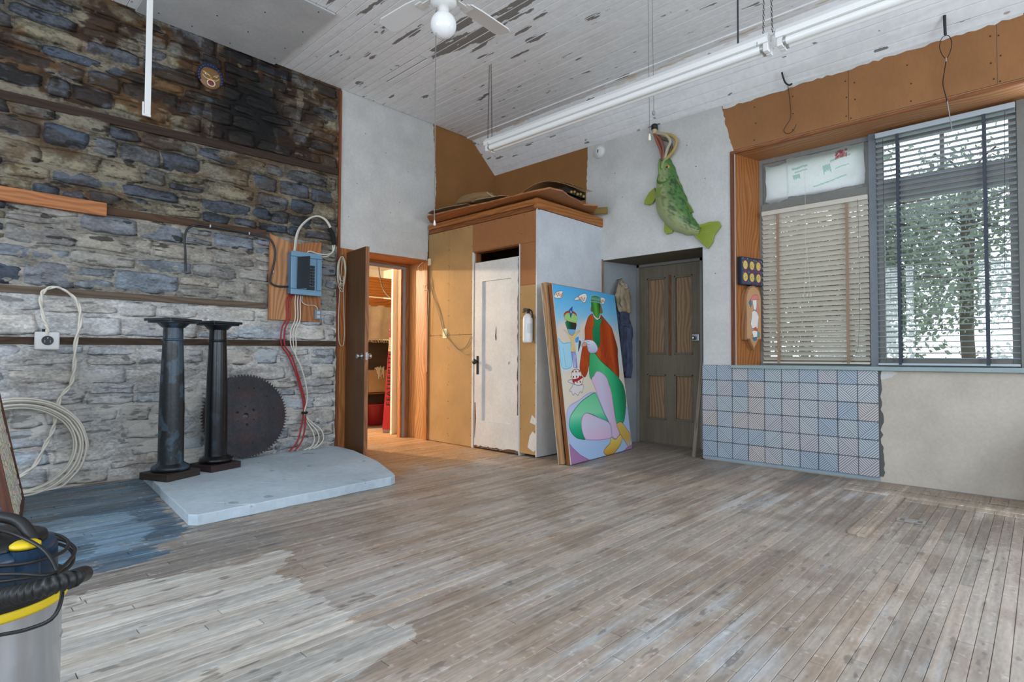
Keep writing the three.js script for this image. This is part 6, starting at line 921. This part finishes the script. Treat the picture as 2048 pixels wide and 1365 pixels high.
// ---------------------------------------------------------------- wet and dry vacuum
{
  const t = thing('vacuum_cleaner', 'wet and dry vacuum with steel drum, black head and yellow latch', 'vacuum cleaner', [3.63, 0, 5.44]), mH = M(0x16324a, 0.32), mY = M(0xe2c21d, 0.4);
  mesh('drum', lathe([[0, 0.06], [0.15, 0.06], [0.16, 0.075], [0.16, 0.28], [0.163, 0.285], [0.16, 0.292], [0.16, 0.40], [0.168, 0.405]], 56), M(0xc2c6cb, 0.22, { metalness: 0.9 }), t, 'brushed steel drum');
  mesh('yellow_band', lathe([[0.160, 0.398], [0.172, 0.398], [0.174, 0.405], [0.174, 0.416], [0.171, 0.422], [0.16, 0.422]], 56), mY, t);
  mesh('head_rim', lathe([[0.16, 0.42], [0.172, 0.422], [0.172, 0.446], [0.165, 0.452], [0.15, 0.455], [0, 0.455]], 56), mBlack, t);
  mesh('motor_head', lathe([[0.15, 0.45], [0.148, 0.53], [0.142, 0.548], [0.12, 0.556], [0, 0.556]], 48), mH, t); mesh('top_plate', lathe([[0.128, 0.555], [0.125, 0.566], [0.11, 0.572], [0, 0.574]], 44), mBlack, t);
  mesh('carry_handle', tube([[-0.1, 0.56, 0.09], [-0.05, 0.61, 0.06], [0.0, 0.625, 0.0], [0.05, 0.61, -0.06], [0.1, 0.56, -0.09]], 0.014, 30, 8), mBlack, t);
  mesh('latch_post', new THREE.CylinderGeometry(0.030, 0.032, 0.10, 20).translate(0.118, 0.505, -0.068), mH, t); mesh('latch_button', lathe([[0, 0.012], [0.022, 0.011], [0.031, 0.005], [0.032, -0.004], [0, -0.004]], 24).translate(0.118, 0.562, -0.068), mY, t, 'yellow latch button');
  mesh('rear_latch', [bx(-0.17, -0.14, 0.42, 0.52, -0.03, 0.03, null, 0.006)], mY, t);
  const loc = (p) => [p[0] - 3.63, p[1], p[2] - 5.44];
  const hp = [[3.50, 0.43, 5.70], [3.68, 0.44, 5.67], [3.80, 0.453, 5.58], [3.853, 0.478, 5.474], [3.883, 0.49, 5.427], [3.93, 0.503, 5.392], [3.954, 0.512, 5.353], [3.942, 0.513, 5.309], [3.883, 0.50, 5.279]].map(loc), hc = new THREE.CatmullRomCurve3(hp.map((p) => V(...p)));
  const hose = new THREE.TubeGeometry(hc, 420, 0.019, 14); { const p = hose.attributes.position, uv = hose.attributes.uv; for (let i = 0; i < p.count; i++) { const s = uv.getX(i), c = hc.getPointAt(Math.min(1, s)), k = s > 0.93 ? 1 : 1 + 0.14 * Math.sin(s * 330); p.setXYZ(i, c.x + (p.getX(i) - c.x) * k, c.y + (p.getY(i) - c.y) * k, c.z + (p.getZ(i) - c.z) * k); } } hose.computeVertexNormals(); mesh('hose', hose, mBlack, t, 'black corrugated hose'); mesh('hose_cuff', [tube([[3.942, 0.513, 5.309], [3.90, 0.505, 5.287], [3.872, 0.497, 5.273]].map(loc), 0.0195, 12, 14), new THREE.SphereGeometry(0.0195, 14, 10).translate(...loc([3.872, 0.497, 5.273]))], mBlack, t);
  const cord = (p, r = 0.0045) => mesh('power_cord', tube(p.map(loc), r, 60, 7), mBlack, t);
  cord([[3.557, 0.575, 5.43], [3.712, 0.585, 5.388], [3.83, 0.555, 5.34], [3.872, 0.505, 5.322], [3.91, 0.468, 5.32], [3.93, 0.43, 5.338], [3.905, 0.41, 5.376], [3.84, 0.39, 5.43], [3.80, 0.38, 5.52]]); cord([[3.75, 0.52, 5.56], [3.80, 0.525, 5.46], [3.865, 0.527, 5.39], [3.885, 0.517, 5.345], [3.80, 0.512, 5.295], [3.66, 0.51, 5.26], [3.52, 0.51, 5.29], [3.46, 0.51, 5.40]]); cord([[3.74, 0.50, 5.57], [3.81, 0.507, 5.45], [3.85, 0.51, 5.37], [3.82, 0.50, 5.305], [3.67, 0.50, 5.265], [3.52, 0.50, 5.30], [3.47, 0.50, 5.42]]); cord([[3.72, 0.54, 5.56], [3.79, 0.545, 5.47], [3.83, 0.54, 5.38], [3.78, 0.535, 5.305], [3.64, 0.53, 5.275], [3.52, 0.53, 5.31], [3.48, 0.53, 5.42]]);
  for (let k = 0; k < 4; k++) { const a = k * 1.571 + 0.6; mesh('caster', [new THREE.CylinderGeometry(0.028, 0.028, 0.02, 18).rotateX(Math.PI / 2).rotateY(a).translate(Math.cos(a) * 0.15, 0.029, Math.sin(a) * 0.15), new THREE.CylinderGeometry(0.016, 0.02, 0.04, 12).translate(Math.cos(a) * 0.145, 0.06, Math.sin(a) * 0.145)], mBlack, t); }
}
renderer.render(scene, camera);
